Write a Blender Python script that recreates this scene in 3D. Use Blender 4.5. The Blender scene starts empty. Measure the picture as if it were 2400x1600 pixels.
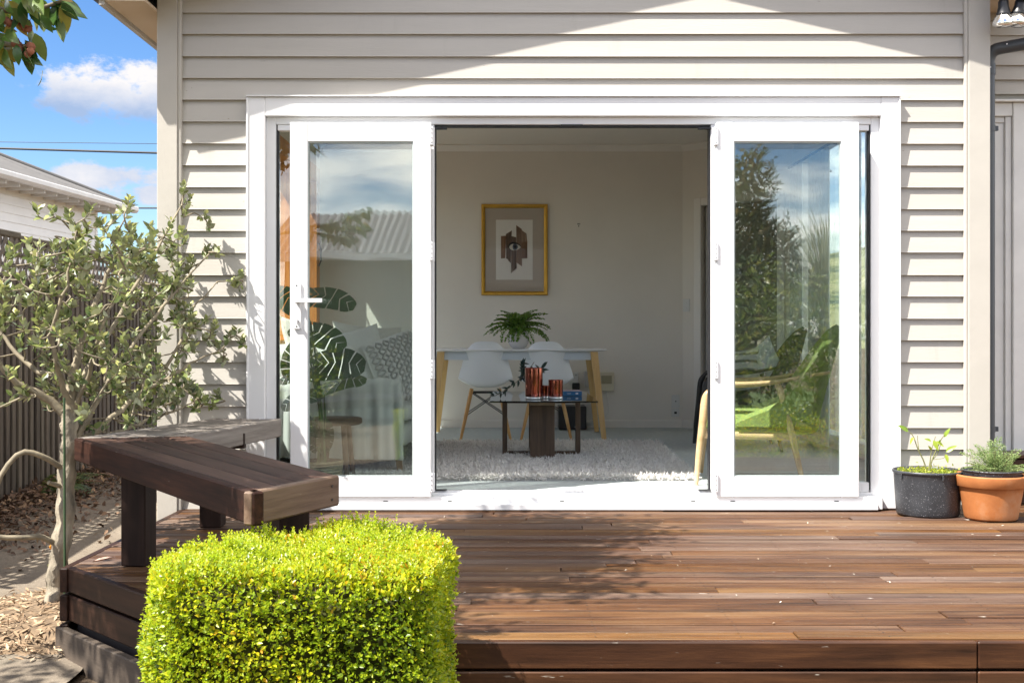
import bpy, math, random
import numpy as np
from mathutils import Vector, Matrix, Euler
R = math.radians
rng = random.Random(7)
nr = np.random.RandomState(11)
scene = bpy.context.scene
COL = scene.collection

# ---------------------------------------------------------------- camera
cam_d = bpy.data.cameras.new('camera')
cam_d.sensor_width = 36.0
cam_d.lens = 42.0
cam_d.shift_y = -17.0 / 2400.0
cam_d.clip_start = 0.05
cam_d.clip_end = 3000.0
cam = bpy.data.objects.new('camera', cam_d)
cam.location = (0.0, -6.42, 0.934)
cam.rotation_euler = (R(90), 0, 0)
COL.objects.link(cam)
scene.camera = cam

# ---------------------------------------------------------------- sky, sun, exposure
SUN_DIR = Vector((1.62, 1.0, -2.72)).normalized()          # the way the light travels
SUN_ELEV = math.asin(-SUN_DIR.z)
SUN_ROT = math.atan2(-SUN_DIR.x, -SUN_DIR.y)
world = bpy.data.worlds.new('World')
scene.world = world
world.use_nodes = True
wt = world.node_tree
wt.nodes.clear()


def wn(kind, **kw):
    n = wt.nodes.new(kind)
    for k, v in kw.items():
        setattr(n, k, v)
    return n


def wmath(op, a, b=None, c=None, clamp=False):
    n = wn('ShaderNodeMath', operation=op, use_clamp=clamp)
    for i, v in enumerate((a, b, c)):
        if v is None:
            continue
        if isinstance(v, (int, float)):
            n.inputs[i].default_value = v
        else:
            wt.links.new(v, n.inputs[i])
    return n.outputs[0]


sky = wn('ShaderNodeTexSky', sky_type='NISHITA', sun_disc=False, sun_elevation=SUN_ELEV,
         sun_rotation=SUN_ROT, altitude=50, air_density=0.9, dust_density=0.2, ozone_density=2.6)
geo = wn('ShaderNodeTexCoord')
sep = wn('ShaderNodeSeparateXYZ')
wt.links.new(geo.outputs['Generated'], sep.inputs[0])
az = wmath('ARCTAN2', sep.outputs[0], sep.outputs[1])
el = wmath('ARCSINE', sep.outputs[2])
# clouds: broken cumulus over the whole sky, with two banks low in the north-west
plane = wn('ShaderNodeCombineXYZ')
den = wmath('ADD', wmath('ABSOLUTE', sep.outputs[2]), 0.12)
wt.links.new(wmath('DIVIDE', sep.outputs[0], den), plane.inputs[0])
wt.links.new(wmath('DIVIDE', sep.outputs[1], den), plane.inputs[1])
nz = wn('ShaderNodeTexNoise')
nz.inputs['Scale'].default_value = 0.9
nz.inputs['Detail'].default_value = 9
nz.inputs['Roughness'].default_value = 0.55
wt.links.new(plane.outputs[0], nz.inputs['Vector'])
ang = wn('ShaderNodeCombineXYZ')
wt.links.new(wmath('MULTIPLY', az, 1.0), ang.inputs[0])
wt.links.new(wmath('MULTIPLY', el, 1.5), ang.inputs[1])
nz2 = wn('ShaderNodeTexNoise')
nz2.inputs['Scale'].default_value = 24
nz2.inputs['Detail'].default_value = 8
nz2.inputs['Roughness'].default_value = 0.62
wt.links.new(ang.outputs[0], nz2.inputs['Vector'])


def blob(a0, e0, ra, re):
    da = wmath('DIVIDE', wmath('SUBTRACT', az, R(a0)), R(ra))
    de = wmath('DIVIDE', wmath('SUBTRACT', el, R(e0)), R(re))
    d2 = wmath('ADD', wmath('MULTIPLY', da, da), wmath('MULTIPLY', de, de))
    return wmath('SUBTRACT', 1.0, d2)


banks = [(-17.6, 10.9, 4.6, 1.55), (-14.5, 11.2, 3.0, 1.9), (-18.5, 7.1, 3.2, 0.75), (-16.2, 6.4, 3.2, 0.7)]
bias = None
for b in banks:
    v = blob(*b)
    bias = v if bias is None else wmath('MAXIMUM', bias, v)
bias = wmath('MAXIMUM', bias, -1.6)
dens_bank = wmath('ADD', wmath('MULTIPLY', bias, 0.55), wmath('MULTIPLY', wmath('SUBTRACT', nz2.outputs['Fac'], 0.5), 2.1))
mask_bank = wn('ShaderNodeMapRange', interpolation_type='SMOOTHSTEP')
wt.links.new(dens_bank, mask_bank.inputs[0])
mask_bank.inputs[1].default_value = 0.05
mask_bank.inputs[2].default_value = 0.42
mask_gen = wn('ShaderNodeMapRange', interpolation_type='SMOOTHSTEP')
wt.links.new(nz.outputs['Fac'], mask_gen.inputs[0])
mask_gen.inputs[1].default_value = 0.40
mask_gen.inputs[2].default_value = 0.62
# the general clouds thin out round the two banks' patch of open sky
clear = blob(-19.5, 10.0, 9.0, 9.5)
clear_m = wmath('MULTIPLY', clear, 3.0, clamp=True)
mg = wmath('MULTIPLY', mask_gen.outputs[0], wmath('SUBTRACT', 1.0, clear_m))
mask = wmath('MAXIMUM', mask_bank.outputs[0], wmath('MULTIPLY', mg, 0.9))
up = wmath('GREATER_THAN', sep.outputs[2], 0.0)
mask = wmath('MULTIPLY', mask, up)
# cloud tone: sunlit heads, blue-grey bases
tone = wn('ShaderNodeMapRange')
off_e = wmath('SUBTRACT', el, wmath('ADD', R(10.75), wmath('MULTIPLY', wmath('SUBTRACT', nz2.outputs['Fac'], .5), R(2.2))))
wt.links.new(off_e, tone.inputs[0])
tone.inputs[1].default_value = R(-0.9)
tone.inputs[2].default_value = R(0.7)
tramp = wn('ShaderNodeValToRGB')
tramp.color_ramp.elements[0].color = (.95, 1.28, 1.9, 1)
tramp.color_ramp.elements[1].color = (2.35, 2.28, 2.28, 1)
low = wmath('LESS_THAN', el, R(8.6))
tone2 = wmath('MAXIMUM', tone.outputs[0], wmath('MULTIPLY', low, wmath('ADD', wmath('MULTIPLY', nz2.outputs['Fac'], 1.2), -.05)))
wt.links.new(tone2, tramp.inputs[0])
skyc = wn('ShaderNodeHueSaturation')
skyc.inputs['Hue'].default_value = 0.507
skyc.inputs['Saturation'].default_value = 1.25
skyc.inputs['Value'].default_value = 0.46
wt.links.new(sky.outputs[0], skyc.inputs['Color'])
cmix = wn('ShaderNodeMix', data_type='RGBA')
wt.links.new(wmath('MULTIPLY', wmath('MULTIPLY', mg, 0.9), up), cmix.inputs['Factor'])
wt.links.new(skyc.outputs[0], cmix.inputs['A'])
cmix.inputs['B'].default_value = (7.7, 7.3, 6.8, 1)      # thin cloud veil, brightened to fill the shade and the room
cmix0 = cmix
cmix = wn('ShaderNodeMix', data_type='RGBA')
wt.links.new(wmath('MULTIPLY', mask_bank.outputs[0], up), cmix.inputs['Factor'])
wt.links.new(cmix0.outputs['Result'], cmix.inputs['A'])
wt.links.new(tramp.outputs[0], cmix.inputs['B'])
bg = wn('ShaderNodeBackground')
bg.inputs['Strength'].default_value = 0.14
wt.links.new(cmix.outputs['Result'], bg.inputs['Color'])
wo = wn('ShaderNodeOutputWorld')
wt.links.new(bg.outputs[0], wo.inputs[0])

sun_d = bpy.data.lights.new('sun', 'SUN')
sun_d.energy = 4.15
sun_d.angle = R(0.5)
sun_d.color = (1.0, 0.95, 0.87)
sun = bpy.data.objects.new('sun', sun_d)
sun.rotation_euler = (-SUN_DIR).to_track_quat('Z', 'Y').to_euler()
sun.location = (-5, -6, 9)
COL.objects.link(sun)

scene.view_settings.view_transform = 'Standard'
scene.view_settings.look = 'None'
scene.view_settings.exposure = 1.62
scene.view_settings.gamma = 1.0
scene.view_settings.use_curve_mapping = False
scene.render.engine = 'CYCLES'
scene.cycles.max_bounces = 14
scene.cycles.diffuse_bounces = 10
scene.cycles.glossy_bounces = 6
scene.cycles.transparent_max_bounces = 24
scene.cycles.transmission_bounces = 8
scene.cycles.sample_clamp_indirect = 20.0
scene.cycles.use_denoising = True
scene.cycles.caustics_reflective = False
scene.cycles.caustics_refractive = False


# ---------------------------------------------------------------- materials
class NT:
    def __init__(self, name):
        self.m = bpy.data.materials.new(name)
        self.m.use_nodes = True
        self.t = self.m.node_tree
        self.t.nodes.clear()
        self.out = self.n('ShaderNodeOutputMaterial')

    def n(self, kind, **kw):
        nd = self.t.nodes.new(kind)
        for k, v in kw.items():
            setattr(nd, k, v)
        return nd

    def l(self, a, b):
        self.t.links.new(a, b)

    def math(self, op, a, b=None, clamp=False):
        nd = self.n('ShaderNodeMath', operation=op, use_clamp=clamp)
        for i, v in enumerate((a, b)):
            if v is None:
                continue
            if isinstance(v, (int, float)):
                nd.inputs[i].default_value = v
            else:
                self.l(v, nd.inputs[i])
        return nd.outputs[0]

    def coords(self, stretch=(1, 1, 1), per_object=True, space='Object'):
        tc = self.n('ShaderNodeTexCoord')
        mp = self.n('ShaderNodeMapping')
        mp.inputs['Scale'].default_value = stretch
        self.l(tc.outputs[space], mp.inputs['Vector'])
        if not per_object:
            return mp.outputs[0]
        oi = self.n('ShaderNodeObjectInfo')
        cb = self.n('ShaderNodeCombineXYZ')
        for i, k in enumerate((91.0, 57.0, 33.0)):
            self.l(self.math('MULTIPLY', oi.outputs['Random'], k), cb.inputs[i])
        ad = self.n('ShaderNodeVectorMath', operation='ADD')
        self.l(mp.outputs[0], ad.inputs[0])
        self.l(cb.outputs[0], ad.inputs[1])
        return ad.outputs[0]

    def noise(self, vec, scale, detail=4, rough=0.55, dist=0.0):
        nd = self.n('ShaderNodeTexNoise')
        nd.inputs['Scale'].default_value = scale
        nd.inputs['Detail'].default_value = detail
        nd.inputs['Roughness'].default_value = rough
        nd.inputs['Distortion'].default_value = dist
        self.l(vec, nd.inputs['Vector'])
        return nd.outputs['Fac']

    def ramp(self, fac, stops, interp='LINEAR'):
        nd = self.n('ShaderNodeValToRGB')
        cr = nd.color_ramp
        cr.interpolation = interp
        while len(cr.elements) > 1:
            cr.elements.remove(cr.elements[-1])
        for i, (p, c) in enumerate(stops):
            e = cr.elements[0] if i == 0 else cr.elements.new(p)
            e.position = p
            e.color = (c[0], c[1], c[2], 1) if len(c) == 3 else c
        self.l(fac, nd.inputs[0])
        return nd.outputs[0]

    def mix(self, fac, a, b, blend='MIX'):
        nd = self.n('ShaderNodeMix', data_type='RGBA', blend_type=blend)
        for k, v in (('Factor', fac), ('A', a), ('B', b)):
            s = nd.inputs[k]
            if isinstance(v, (int, float)):
                s.default_value = v
            elif isinstance(v, tuple):
                s.default_value = (v[0], v[1], v[2], 1)
            else:
                self.l(v, s)
        return nd.outputs['Result']

    def bsdf(self, color, rough=0.5, metal=0.0, spec=0.5, bump=None, strength=0.2, dist=0.01, **kw):
        b = self.n('ShaderNodeBsdfPrincipled')
        if isinstance(color, tuple):
            b.inputs['Base Color'].default_value = (color[0], color[1], color[2], 1)
        else:
            self.l(color, b.inputs['Base Color'])
        if isinstance(rough, (int, float)):
            b.inputs['Roughness'].default_value = rough
        else:
            self.l(rough, b.inputs['Roughness'])
        b.inputs['Metallic'].default_value = metal
        b.inputs['Specular IOR Level'].default_value = spec
        for k, v in kw.items():
            b.inputs[k.replace('_', ' ')].default_value = v
        if bump is not None:
            bp = self.n('ShaderNodeBump')
            bp.inputs['Strength'].default_value = strength
            bp.inputs['Distance'].default_value = dist
            self.l(bump, bp.inputs['Height'])
            self.l(bp.outputs[0], b.inputs['Normal'])
        return b.outputs[0]

    def done(self, shader):
        self.l(shader, self.out.inputs['Surface'])
        return self.m


def plain(name, c, rough=0.5, var=0.08, scale=6.0, bump=0.0, bscale=60.0, metal=0.0, spec=0.5, stretch=(1, 1, 1), rnd=0.0, bdist=0.004, **kw):
    t = NT(name)
    v = t.coords(stretch)
    f = t.noise(v, scale, 5)
    lo = tuple(max(0, x * (1 - var)) for x in c)
    hi = tuple(min(1, x * (1 + var)) for x in c)
    col = t.ramp(f, [(0.28, lo), (0.72, hi)])
    if rnd:
        oi = t.n('ShaderNodeObjectInfo')
        hs = t.n('ShaderNodeHueSaturation')
        t.l(t.math('ADD', t.math('MULTIPLY', oi.outputs['Random'], 2 * rnd), 1 - rnd), hs.inputs['Value'])
        t.l(col, hs.inputs['Color'])
        col = hs.outputs[0]
    bp = t.noise(v, bscale, 4) if bump else None
    return t.done(t.bsdf(col, rough, metal, spec, bp, bump, bdist, **kw))


def wood(name, dark, mid, light, axis=0, grain=26.0, rough=0.6, rnd=0.25, bleach=0.0, bleach_c=(.5, .42, .33), specks=0.0, bump=0.35, hue=0.0, fine=1.0, sharp=0.0, spec=.35):
    """grain runs along the object's local axis"""
    t = NT(name)
    st = [grain, grain, grain]
    st[axis] = 1.1
    v = t.coords(tuple(st))
    st2 = [5.0 * fine] * 3
    st2[axis] = 1.0
    v2 = t.coords(tuple(st2))
    g1 = t.noise(v, 1.6, 7, 0.62, 0.35)
    g2 = t.noise(v2, 1.2, 5, 0.6, 0.6)
    f = t.math('ADD', t.math('MULTIPLY', g1, 0.55), t.math('MULTIPLY', g2, 0.5))
    if sharp:
        st6 = [grain * 2.6] * 3
        st6[axis] = 2.2
        g3 = t.noise(t.coords(tuple(st6)), 1.0, 5, 0.7, 0.2)
        f = t.math('ADD', f, t.math('MULTIPLY', t.math('SUBTRACT', g3, 0.5), sharp))
    col = t.ramp(f, [(0.34, dark), (0.52, mid), (0.72, light)])
    oi = t.n('ShaderNodeObjectInfo')
    if bleach:
        st3 = [9.0] * 3
        st3[axis] = 0.9
        b1 = t.noise(t.coords(tuple(st3)), 1.0, 6, 0.65)
        mr = t.n('ShaderNodeMapRange')
        t.l(t.math('ADD', b1, t.math('MULTIPLY', oi.outputs['Random'], 0.16)), mr.inputs[0])
        mr.inputs[1].default_value = 0.53
        mr.inputs[2].default_value = 0.74
        mr.inputs[4].default_value = bleach
        col = t.mix(mr.outputs[0], col, bleach_c)
        st4 = [11.0] * 3
        st4[axis] = 1.6
        dk = t.noise(t.coords(tuple(st4)), 0.8, 5, 0.6)
        mr3 = t.n('ShaderNodeMapRange')
        t.l(dk, mr3.inputs[0])
        mr3.inputs[1].default_value = 0.56
        mr3.inputs[2].default_value = 0.72
        mr3.inputs[4].default_value = 0.55
        col = t.mix(mr3.outputs[0], col, tuple(x * .75 for x in dark))
    if specks:
        st5 = [34.0] * 3
        st5[axis] = 7.0
        s1 = t.noise(t.coords(tuple(st5)), 1.3, 3, 0.7)
        mr2 = t.n('ShaderNodeMapRange')
        t.l(s1, mr2.inputs[0])
        mr2.inputs[1].default_value = 0.70
        mr2.inputs[2].default_value = 0.77
        mr2.inputs[4].default_value = specks
        col = t.mix(mr2.outputs[0], col, (.62, .58, .5))
    hs = t.n('ShaderNodeHueSaturation')
    wn2 = t.n('ShaderNodeTexWhiteNoise', noise_dimensions='1D')
    t.l(oi.outputs['Random'], wn2.inputs['W'])
    t.l(t.math('ADD', t.math('MULTIPLY', oi.outputs['Random'], 2 * rnd), 1 - rnd), hs.inputs['Value'])
    if hue:
        t.l(t.math('ADD', t.math('MULTIPLY', wn2.outputs['Value'], hue), 0.5 - hue * .5), hs.inputs['Hue'])
        t.l(t.math('ADD', t.math('MULTIPLY', wn2.outputs['Value'], 0.5), 0.72), hs.inputs['Saturation'])
    t.l(col, hs.inputs['Color'])
    return t.done(t.bsdf(hs.outputs[0], rough, 0, spec, f, bump, 0.004))


def leafmat(name, stops, under=None, rough=0.42, trans=0.3, attr=True, spec=0.5, trans_gain=1.6):
    """stops: colours picked at random leaf by leaf (attribute rnd for joined leaves, object random for single ones)"""
    t = NT(name)
    if attr:
        a = t.n('ShaderNodeAttribute', attribute_name='rnd')
        f = a.outputs['Fac']
    else:
        f = t.n('ShaderNodeObjectInfo').outputs['Random']
    col = t.ramp(f, stops)
    v = t.coords((1, 1, 1), False)
    ns = t.noise(v, 90, 3)
    col = t.mix(t.math('MULTIPLY', ns, 0.35), col, tuple(x * .55 for x in stops[0][1]))
    front = col
    if under is not None:
        gm = t.n('ShaderNodeNewGeometry')
        col = t.mix(gm.outputs['Backfacing'], col, under)
    b = t.bsdf(col, rough, 0, spec)
    tr = t.n('ShaderNodeBsdfTranslucent')
    g = t.n('ShaderNodeVectorMath', operation='SCALE')
    t.l(front, g.inputs[0])
    g.inputs['Scale'].default_value = trans_gain
    t.l(g.outputs[0], tr.inputs['Color'])
    mx = t.n('ShaderNodeMixShader')
    mx.inputs[0].default_value = trans
    t.l(b, mx.inputs[1])
    t.l(tr.outputs[0], mx.inputs[2])
    return t.done(mx.outputs[0])


def glassmat(name, tint=(0.94, 0.97, 0.96), gain=3.2, base=0.0):
    """window pane: mirror by Fresnel (two faces of a double pane), clear otherwise"""
    t = NT(name)
    ge = t.n('ShaderNodeNewGeometry')
    dt_ = t.n('ShaderNodeVectorMath', operation='DOT_PRODUCT')
    t.l(ge.outputs['Normal'], dt_.inputs[0])
    t.l(ge.outputs['Incoming'], dt_.inputs[1])
    c1 = t.math('SUBTRACT', 1.0, t.math('ABSOLUTE', dt_.outputs['Value']), True)
    r_ = t.math('ADD', t.math('MULTIPLY', t.math('POWER', c1, 5.0), 0.957), 0.043)       # same from both sides of the pane
    f = t.math('ADD', t.math('MULTIPLY', r_, gain * .5), base, clamp=True)
    tr = t.n('ShaderNodeBsdfTransparent')
    tr.inputs['Color'].default_value = (*tint, 1)
    gl = t.n('ShaderNodeBsdfGlossy')
    gl.inputs['Roughness'].default_value = 0.0
    gl.inputs['Color'].default_value = (1, 1, 1, 1)
    wob = t.noise(t.coords((1, 1, 1)), 2.2, 1)
    bp = t.n('ShaderNodeBump')
    bp.inputs['Strength'].default_value = 0.06
    bp.inputs['Distance'].default_value = 0.02
    t.l(wob, bp.inputs['Height'])
    t.l(bp.outputs[0], gl.inputs['Normal'])
    mx = t.n('ShaderNodeMixShader')
    t.l(f, mx.inputs[0])
    t.l(tr.outputs[0], mx.inputs[1])
    t.l(gl.outputs[0], mx.inputs[2])
    return t.done(mx.outputs[0])


# ---------------------------------------------------------------- mesh helpers
class G:
    def __init__(self):
        self.v, self.f, self.s, self.mi = [], [], [], []

    def add(self, verts, faces, smooth=False, m=0):
        o = len(self.v)
        self.v += [tuple(p) for p in verts]
        for f in faces:
            self.f.append(tuple(i + o for i in f))
            self.s.append(smooth)
            self.mi.append(m)
        return self

    def convex(self, verts, faces, M=None, m=0):
        vs = [Vector(p) for p in verts]
        c = sum(vs, Vector()) / len(vs)
        out = []
        for f in faces:
            a, b, d = vs[f[0]], vs[f[1]], vs[f[2]]
            n = (b - a).cross(d - a)
            fc = sum((vs[i] for i in f), Vector()) / len(f)
            out.append(tuple(f) if n.dot(fc - c) >= 0 else tuple(reversed(f)))
        if M is not None:
            vs = [M @ p for p in vs]
        return self.add(vs, out, False, m)

    def box(self, x0, x1, y0, y1, z0, z1, b=0.0, M=None, m=0):
        if x0 > x1: x0, x1 = x1, x0
        if y0 > y1: y0, y1 = y1, y0
        if z0 > z1: z0, z1 = z1, z0
        if b <= 0:
            v = [(x, y, z) for x in (x0, x1) for y in (y0, y1) for z in (z0, z1)]
            f = [(0, 1, 3, 2), (4, 6, 7, 5), (0, 4, 5, 1), (2, 3, 7, 6), (0, 2, 6, 4), (1, 5, 7, 3)]
            return self.convex(v, f, M, m)
        b = min(b, (x1 - x0) * .49, (y1 - y0) * .49, (z1 - z0) * .49)
        v, idx = [], {}
        for sx in (0, 1):
            for sy in (0, 1):
                for sz in (0, 1):
                    X, Y, Z = (x0, x1)[sx], (y0, y1)[sy], (z0, z1)[sz]
                    xi, yi, zi = X + (b, -b)[sx], Y + (b, -b)[sy], Z + (b, -b)[sz]
                    for a, p in enumerate(((X, yi, zi), (xi, Y, zi), (xi, yi, Z))):
                        idx[sx, sy, sz, a] = len(v)
                        v.append(p)
        f = []
        for s in (0, 1):
            f.append([idx[s, 0, 0, 0], idx[s, 1, 0, 0], idx[s, 1, 1, 0], idx[s, 0, 1, 0]])
            f.append([idx[0, s, 0, 1], idx[1, s, 0, 1], idx[1, s, 1, 1], idx[0, s, 1, 1]])
            f.append([idx[0, 0, s, 2], idx[1, 0, s, 2], idx[1, 1, s, 2], idx[0, 1, s, 2]])
        for a in (0, 1):
            for c in (0, 1):
                f.append([idx[0, a, c, 1], idx[1, a, c, 1], idx[1, a, c, 2], idx[0, a, c, 2]])
                f.append([idx[a, 0, c, 0], idx[a, 1, c, 0], idx[a, 1, c, 2], idx[a, 0, c, 2]])
                f.append([idx[a, c, 0, 0], idx[a, c, 1, 0], idx[a, c, 1, 1], idx[a, c, 0, 1]])
        for sx in (0, 1):
            for sy in (0, 1):
                for sz in (0, 1):
                    f.append([idx[sx, sy, sz, 0], idx[sx, sy, sz, 1], idx[sx, sy, sz, 2]])
        return self.convex(v, f, M, m)

    def slab(self, poly, z0, z1, b=0.0, m=0, M=None):
        """convex polygon in plan, extruded, upper edges chamfered"""
        P = [Vector((p[0], p[1])) for p in poly]
        if sum(P[i].x * P[(i + 1) % len(P)].y - P[(i + 1) % len(P)].x * P[i].y for i in range(len(P))) < 0:
            P.reverse()
        n = len(P)
        def inset(d):
            out = []
            for i in range(n):
                a, c, e = P[i - 1], P[i], P[(i + 1) % n]
                u, w = (c - a).normalized(), (e - c).normalized()
                nu, nw = Vector((-u.y, u.x)), Vector((-w.y, w.x))
                k = 1 + nu.dot(nw)
                out.append(c + (nu + nw) * (d / max(k, .3)))
            return out
        rings = [[(p.x, p.y, z0) for p in P]]
        if b > 0:
            rings.append([(p.x, p.y, z1 - b) for p in P])
            rings.append([(p.x, p.y, z1) for p in inset(b)])
        else:
            rings.append([(p.x, p.y, z1) for p in P])
        v = [q for r in rings for q in r]
        if M is not None:
            v = [M @ Vector(q) for q in v]
        f = [tuple(reversed(range(n)))]
        for k in range(len(rings) - 1):
            for i in range(n):
                j = (i + 1) % n
                f.append((k * n + i, k * n + j, (k + 1) * n + j, (k + 1) * n + i))
        f.append(tuple((len(rings) - 1) * n + i for i in range(n)))
        return self.add(v, f, False, m)

    def extrude(self, prof, axis, a, b, m=0, smooth=False, caps=True):
        """closed 2D profile pulled along x, y or z"""
        def put(p, t):
            q = list(p)
            q.insert(axis, t)
            return tuple(q)
        n = len(prof)
        v = [put(p, a) for p in prof] + [put(p, b) for p in prof]
        area = sum(prof[i][0] * prof[(i + 1) % n][1] - prof[(i + 1) % n][0] * prof[i][1] for i in range(n))
        flip = (area > 0) ^ (axis == 1) ^ (b < a)
        f = []
        for i in range(n):
            j = (i + 1) % n
            q = (i, j, n + j, n + i)
            f.append(q if flip else tuple(reversed(q)))
        self.add(v, f, smooth, m)
        if caps:
            q = tuple(range(n))
            o = [tuple(reversed(q)), tuple(n + i for i in q)]
            if not flip:
                o = [tuple(reversed(x)) for x in o]
            self.add(v, o, False, m)
        return self

    def tube(self, pts, rad, n=8, cap=True, m=0, smooth=True, flat=None):
        P = [Vector(p) for p in pts]
        if isinstance(rad, (int, float)):
            rad = [rad] * len(P)
        t0 = (P[1] - P[0]).normalized()
        ref = Vector((0, 0, 1)) if abs(t0.z) < .9 else Vector((1, 0, 0))
        u = t0.cross(ref).normalized()
        v, f = [], []
        prev = t0
        for i, p in enumerate(P):
            t = ((P[min(i + 1, len(P) - 1)] - P[max(i - 1, 0)])).normalized()
            q = prev.rotation_difference(t)
            u = (q @ u).normalized()
            w = t.cross(u).normalized()
            prev = t
            for k in range(n):
                a = 2 * math.pi * k / n
                r = rad[i]
                cu, cw = math.cos(a) * r, math.sin(a) * r * (flat if flat else 1)
                v.append(p + u * cu + w * cw)
        for i in range(len(P) - 1):
            for k in range(n):
                j = (k + 1) % n
                f.append((i * n + k, i * n + j, (i + 1) * n + j, (i + 1) * n + k))
        self.add(v, f, smooth, m)
        if cap:
            self.add(v, [tuple(reversed(range(n))), tuple((len(P) - 1) * n + k for k in range(n))], False, m)
        return self

    def lathe(self, prof, n=32, c=(0, 0, 0), m=0, smooth=True):
        """profile of (r, z) from the bottom axis outwards and round; outward normals for a profile that runs up the outside"""
        v, f = [], []
        for r, z in prof:
            for k in range(n):
                a = 2 * math.pi * k / n
                v.append((c[0] + r * math.cos(a), c[1] + r * math.sin(a), c[2] + z))
        for i in range(len(prof) - 1):
            for k in range(n):
                j = (k + 1) % n
                f.append((i * n + k, i * n + j, (i + 1) * n + j, (i + 1) * n + k))
        return self.add(v, f, smooth, m)

    def grid(self, fn, nu, nv, smooth=True, m=0, closed_u=False):
        v, f = [], []
        for i in range(nu + 1):
            for j in range(nv + 1):
                v.append(fn(i / nu, j / nv))
        for i in range(nu):
            for j in range(nv):
                a = i * (nv + 1) + j
                f.append((a, a + nv + 1, a + nv + 2, a + 1))
        return self.add(v, f, smooth, m)

    def mesh(self, name, mats):
        me = bpy.data.meshes.new(name)
        me.from_pydata(self.v, [], self.f)
        me.polygons.foreach_set('use_smooth', self.s)
        for mt in (mats if isinstance(mats, (list, tuple)) else [mats]):
            me.materials.append(mt)
        if any(self.mi):
            me.polygons.foreach_set('material_index', self.mi)
        me.update()
        return me

    def build(self, name, mats, parent=None, loc=(0, 0, 0), rot=(0, 0, 0), **props):
        return place(name, self.mesh(name, mats), parent, loc, rot, **props)


def place(name, me, parent=None, loc=(0, 0, 0), rot=(0, 0, 0), scale=(1, 1, 1), **props):
    o = bpy.data.objects.new(name, me)
    COL.objects.link(o)
    o.location, o.rotation_euler, o.scale = loc, rot, scale
    if parent is not None:
        o.parent = parent
    for k, v in props.items():
        o[k] = v
    return o


def thing(name, label, cat, loc=(0, 0, 0), rz=0.0, group=None):
    o = bpy.data.objects.new(name, None)
    o.empty_display_size = 0.1
    COL.objects.link(o)
    o.location = loc
    o.rotation_euler = (0, 0, rz)
    o['label'], o['category'] = label, cat
    if group:
        o['group'] = group
    return o


def tag(o, label=None, cat=None, group=None, kind=None):
    for k, v in (('label', label), ('category', cat), ('group', group), ('kind', kind)):
        if v:
            o[k] = v
    return o


def dup(o, parent=None):
    c = o.copy()
    COL.objects.link(c)
    c.parent = parent
    for ch in list(o.children):
        dup(ch, c)
    return c


def leaf_template(L, W, fold=0.25, droop=0.2, seg=4, blunt=0.55, twist=0.0):
    """leaf along +x from the origin, face up; returns (verts, tris)"""
    v, f = [], []
    for i in range(seg + 1):
        t = i / seg
        w = W * .5 * (math.sin(math.pi * min(1, t ** blunt * 1.0)) ** .8 if 0 < t < 1 else 0.02)
        z = -droop * L * t * t
        lift = abs(w) * fold
        v += [(t * L, w, z + lift), (t * L, 0, z), (t * L, -w, z + lift)]
    for i in range(seg):
        a = i * 3
        f += [(a, a + 1, a + 4), (a, a + 4, a + 3), (a + 1, a + 2, a + 5), (a + 1, a + 5, a + 4)]
    return np.array(v), np.array(f)


def leaf_tri_count(t):
    return len(t[1])


def frames(dirs, ups):
    """rotation matrices whose x runs along dirs and whose z leans to ups"""
    x = dirs / np.maximum(np.linalg.norm(dirs, axis=1, keepdims=True), 1e-9)
    y = np.cross(ups, x)
    ln = np.linalg.norm(y, axis=1, keepdims=True)
    y = np.where(ln < 1e-4, np.cross(np.tile([[0.3, 0.5, .8]], (len(x), 1)), x), y)
    y /= np.maximum(np.linalg.norm(y, axis=1, keepdims=True), 1e-9)
    z = np.cross(x, y)
    return np.stack([x, y, z], axis=2)


def scatter(name, tmpl, pos, rot, scl, mat, rnd=None, smooth=True):
    """one mesh of many copies of a template, with a per-copy random value on attribute rnd"""
    tv, tf = tmpl
    N, V, F = len(pos), len(tv), len(tf)
    P = np.einsum('nij,vj->nvi', rot, tv) * np.asarray(scl).reshape(N, 1, 1) + np.asarray(pos)[:, None, :]
    verts = P.reshape(-1, 3).astype(np.float32)
    faces = (tf[None] + (np.arange(N) * V)[:, None, None]).reshape(-1, 3).astype(np.int32)
    me = bpy.data.meshes.new(name)
    me.vertices.add(N * V)
    me.vertices.foreach_set('co', verts.ravel())
    me.loops.add(N * F * 3)
    me.loops.foreach_set('vertex_index', faces.ravel())
    me.polygons.add(N * F)
    me.polygons.foreach_set('loop_start', np.arange(N * F, dtype=np.int32) * 3)
    me.polygons.foreach_set('loop_total', np.full(N * F, 3, np.int32))
    me.polygons.foreach_set('use_smooth', np.full(N * F, smooth))
    at = me.attributes.new('rnd', 'FLOAT', 'POINT')
    if rnd is None:
        rnd = nr.rand(N)
    at.data.foreach_set('value', np.repeat(np.asarray(rnd, np.float32), V))
    me.materials.append(mat)
    me.update(calc_edges=True)
    return me


def rand_dirs(n):
    d = nr.normal(size=(n, 3))
    return d / np.linalg.norm(d, axis=1, keepdims=True)


def tmesh(name, tmpl, mat):
    me = bpy.data.meshes.new(name)
    me.from_pydata([tuple(p) for p in tmpl[0]], [], [tuple(int(i) for i in q) for q in tmpl[1]])
    me.polygons.foreach_set('use_smooth', [True] * len(me.polygons))
    me.materials.append(mat)
    me.update()
    return me


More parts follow.
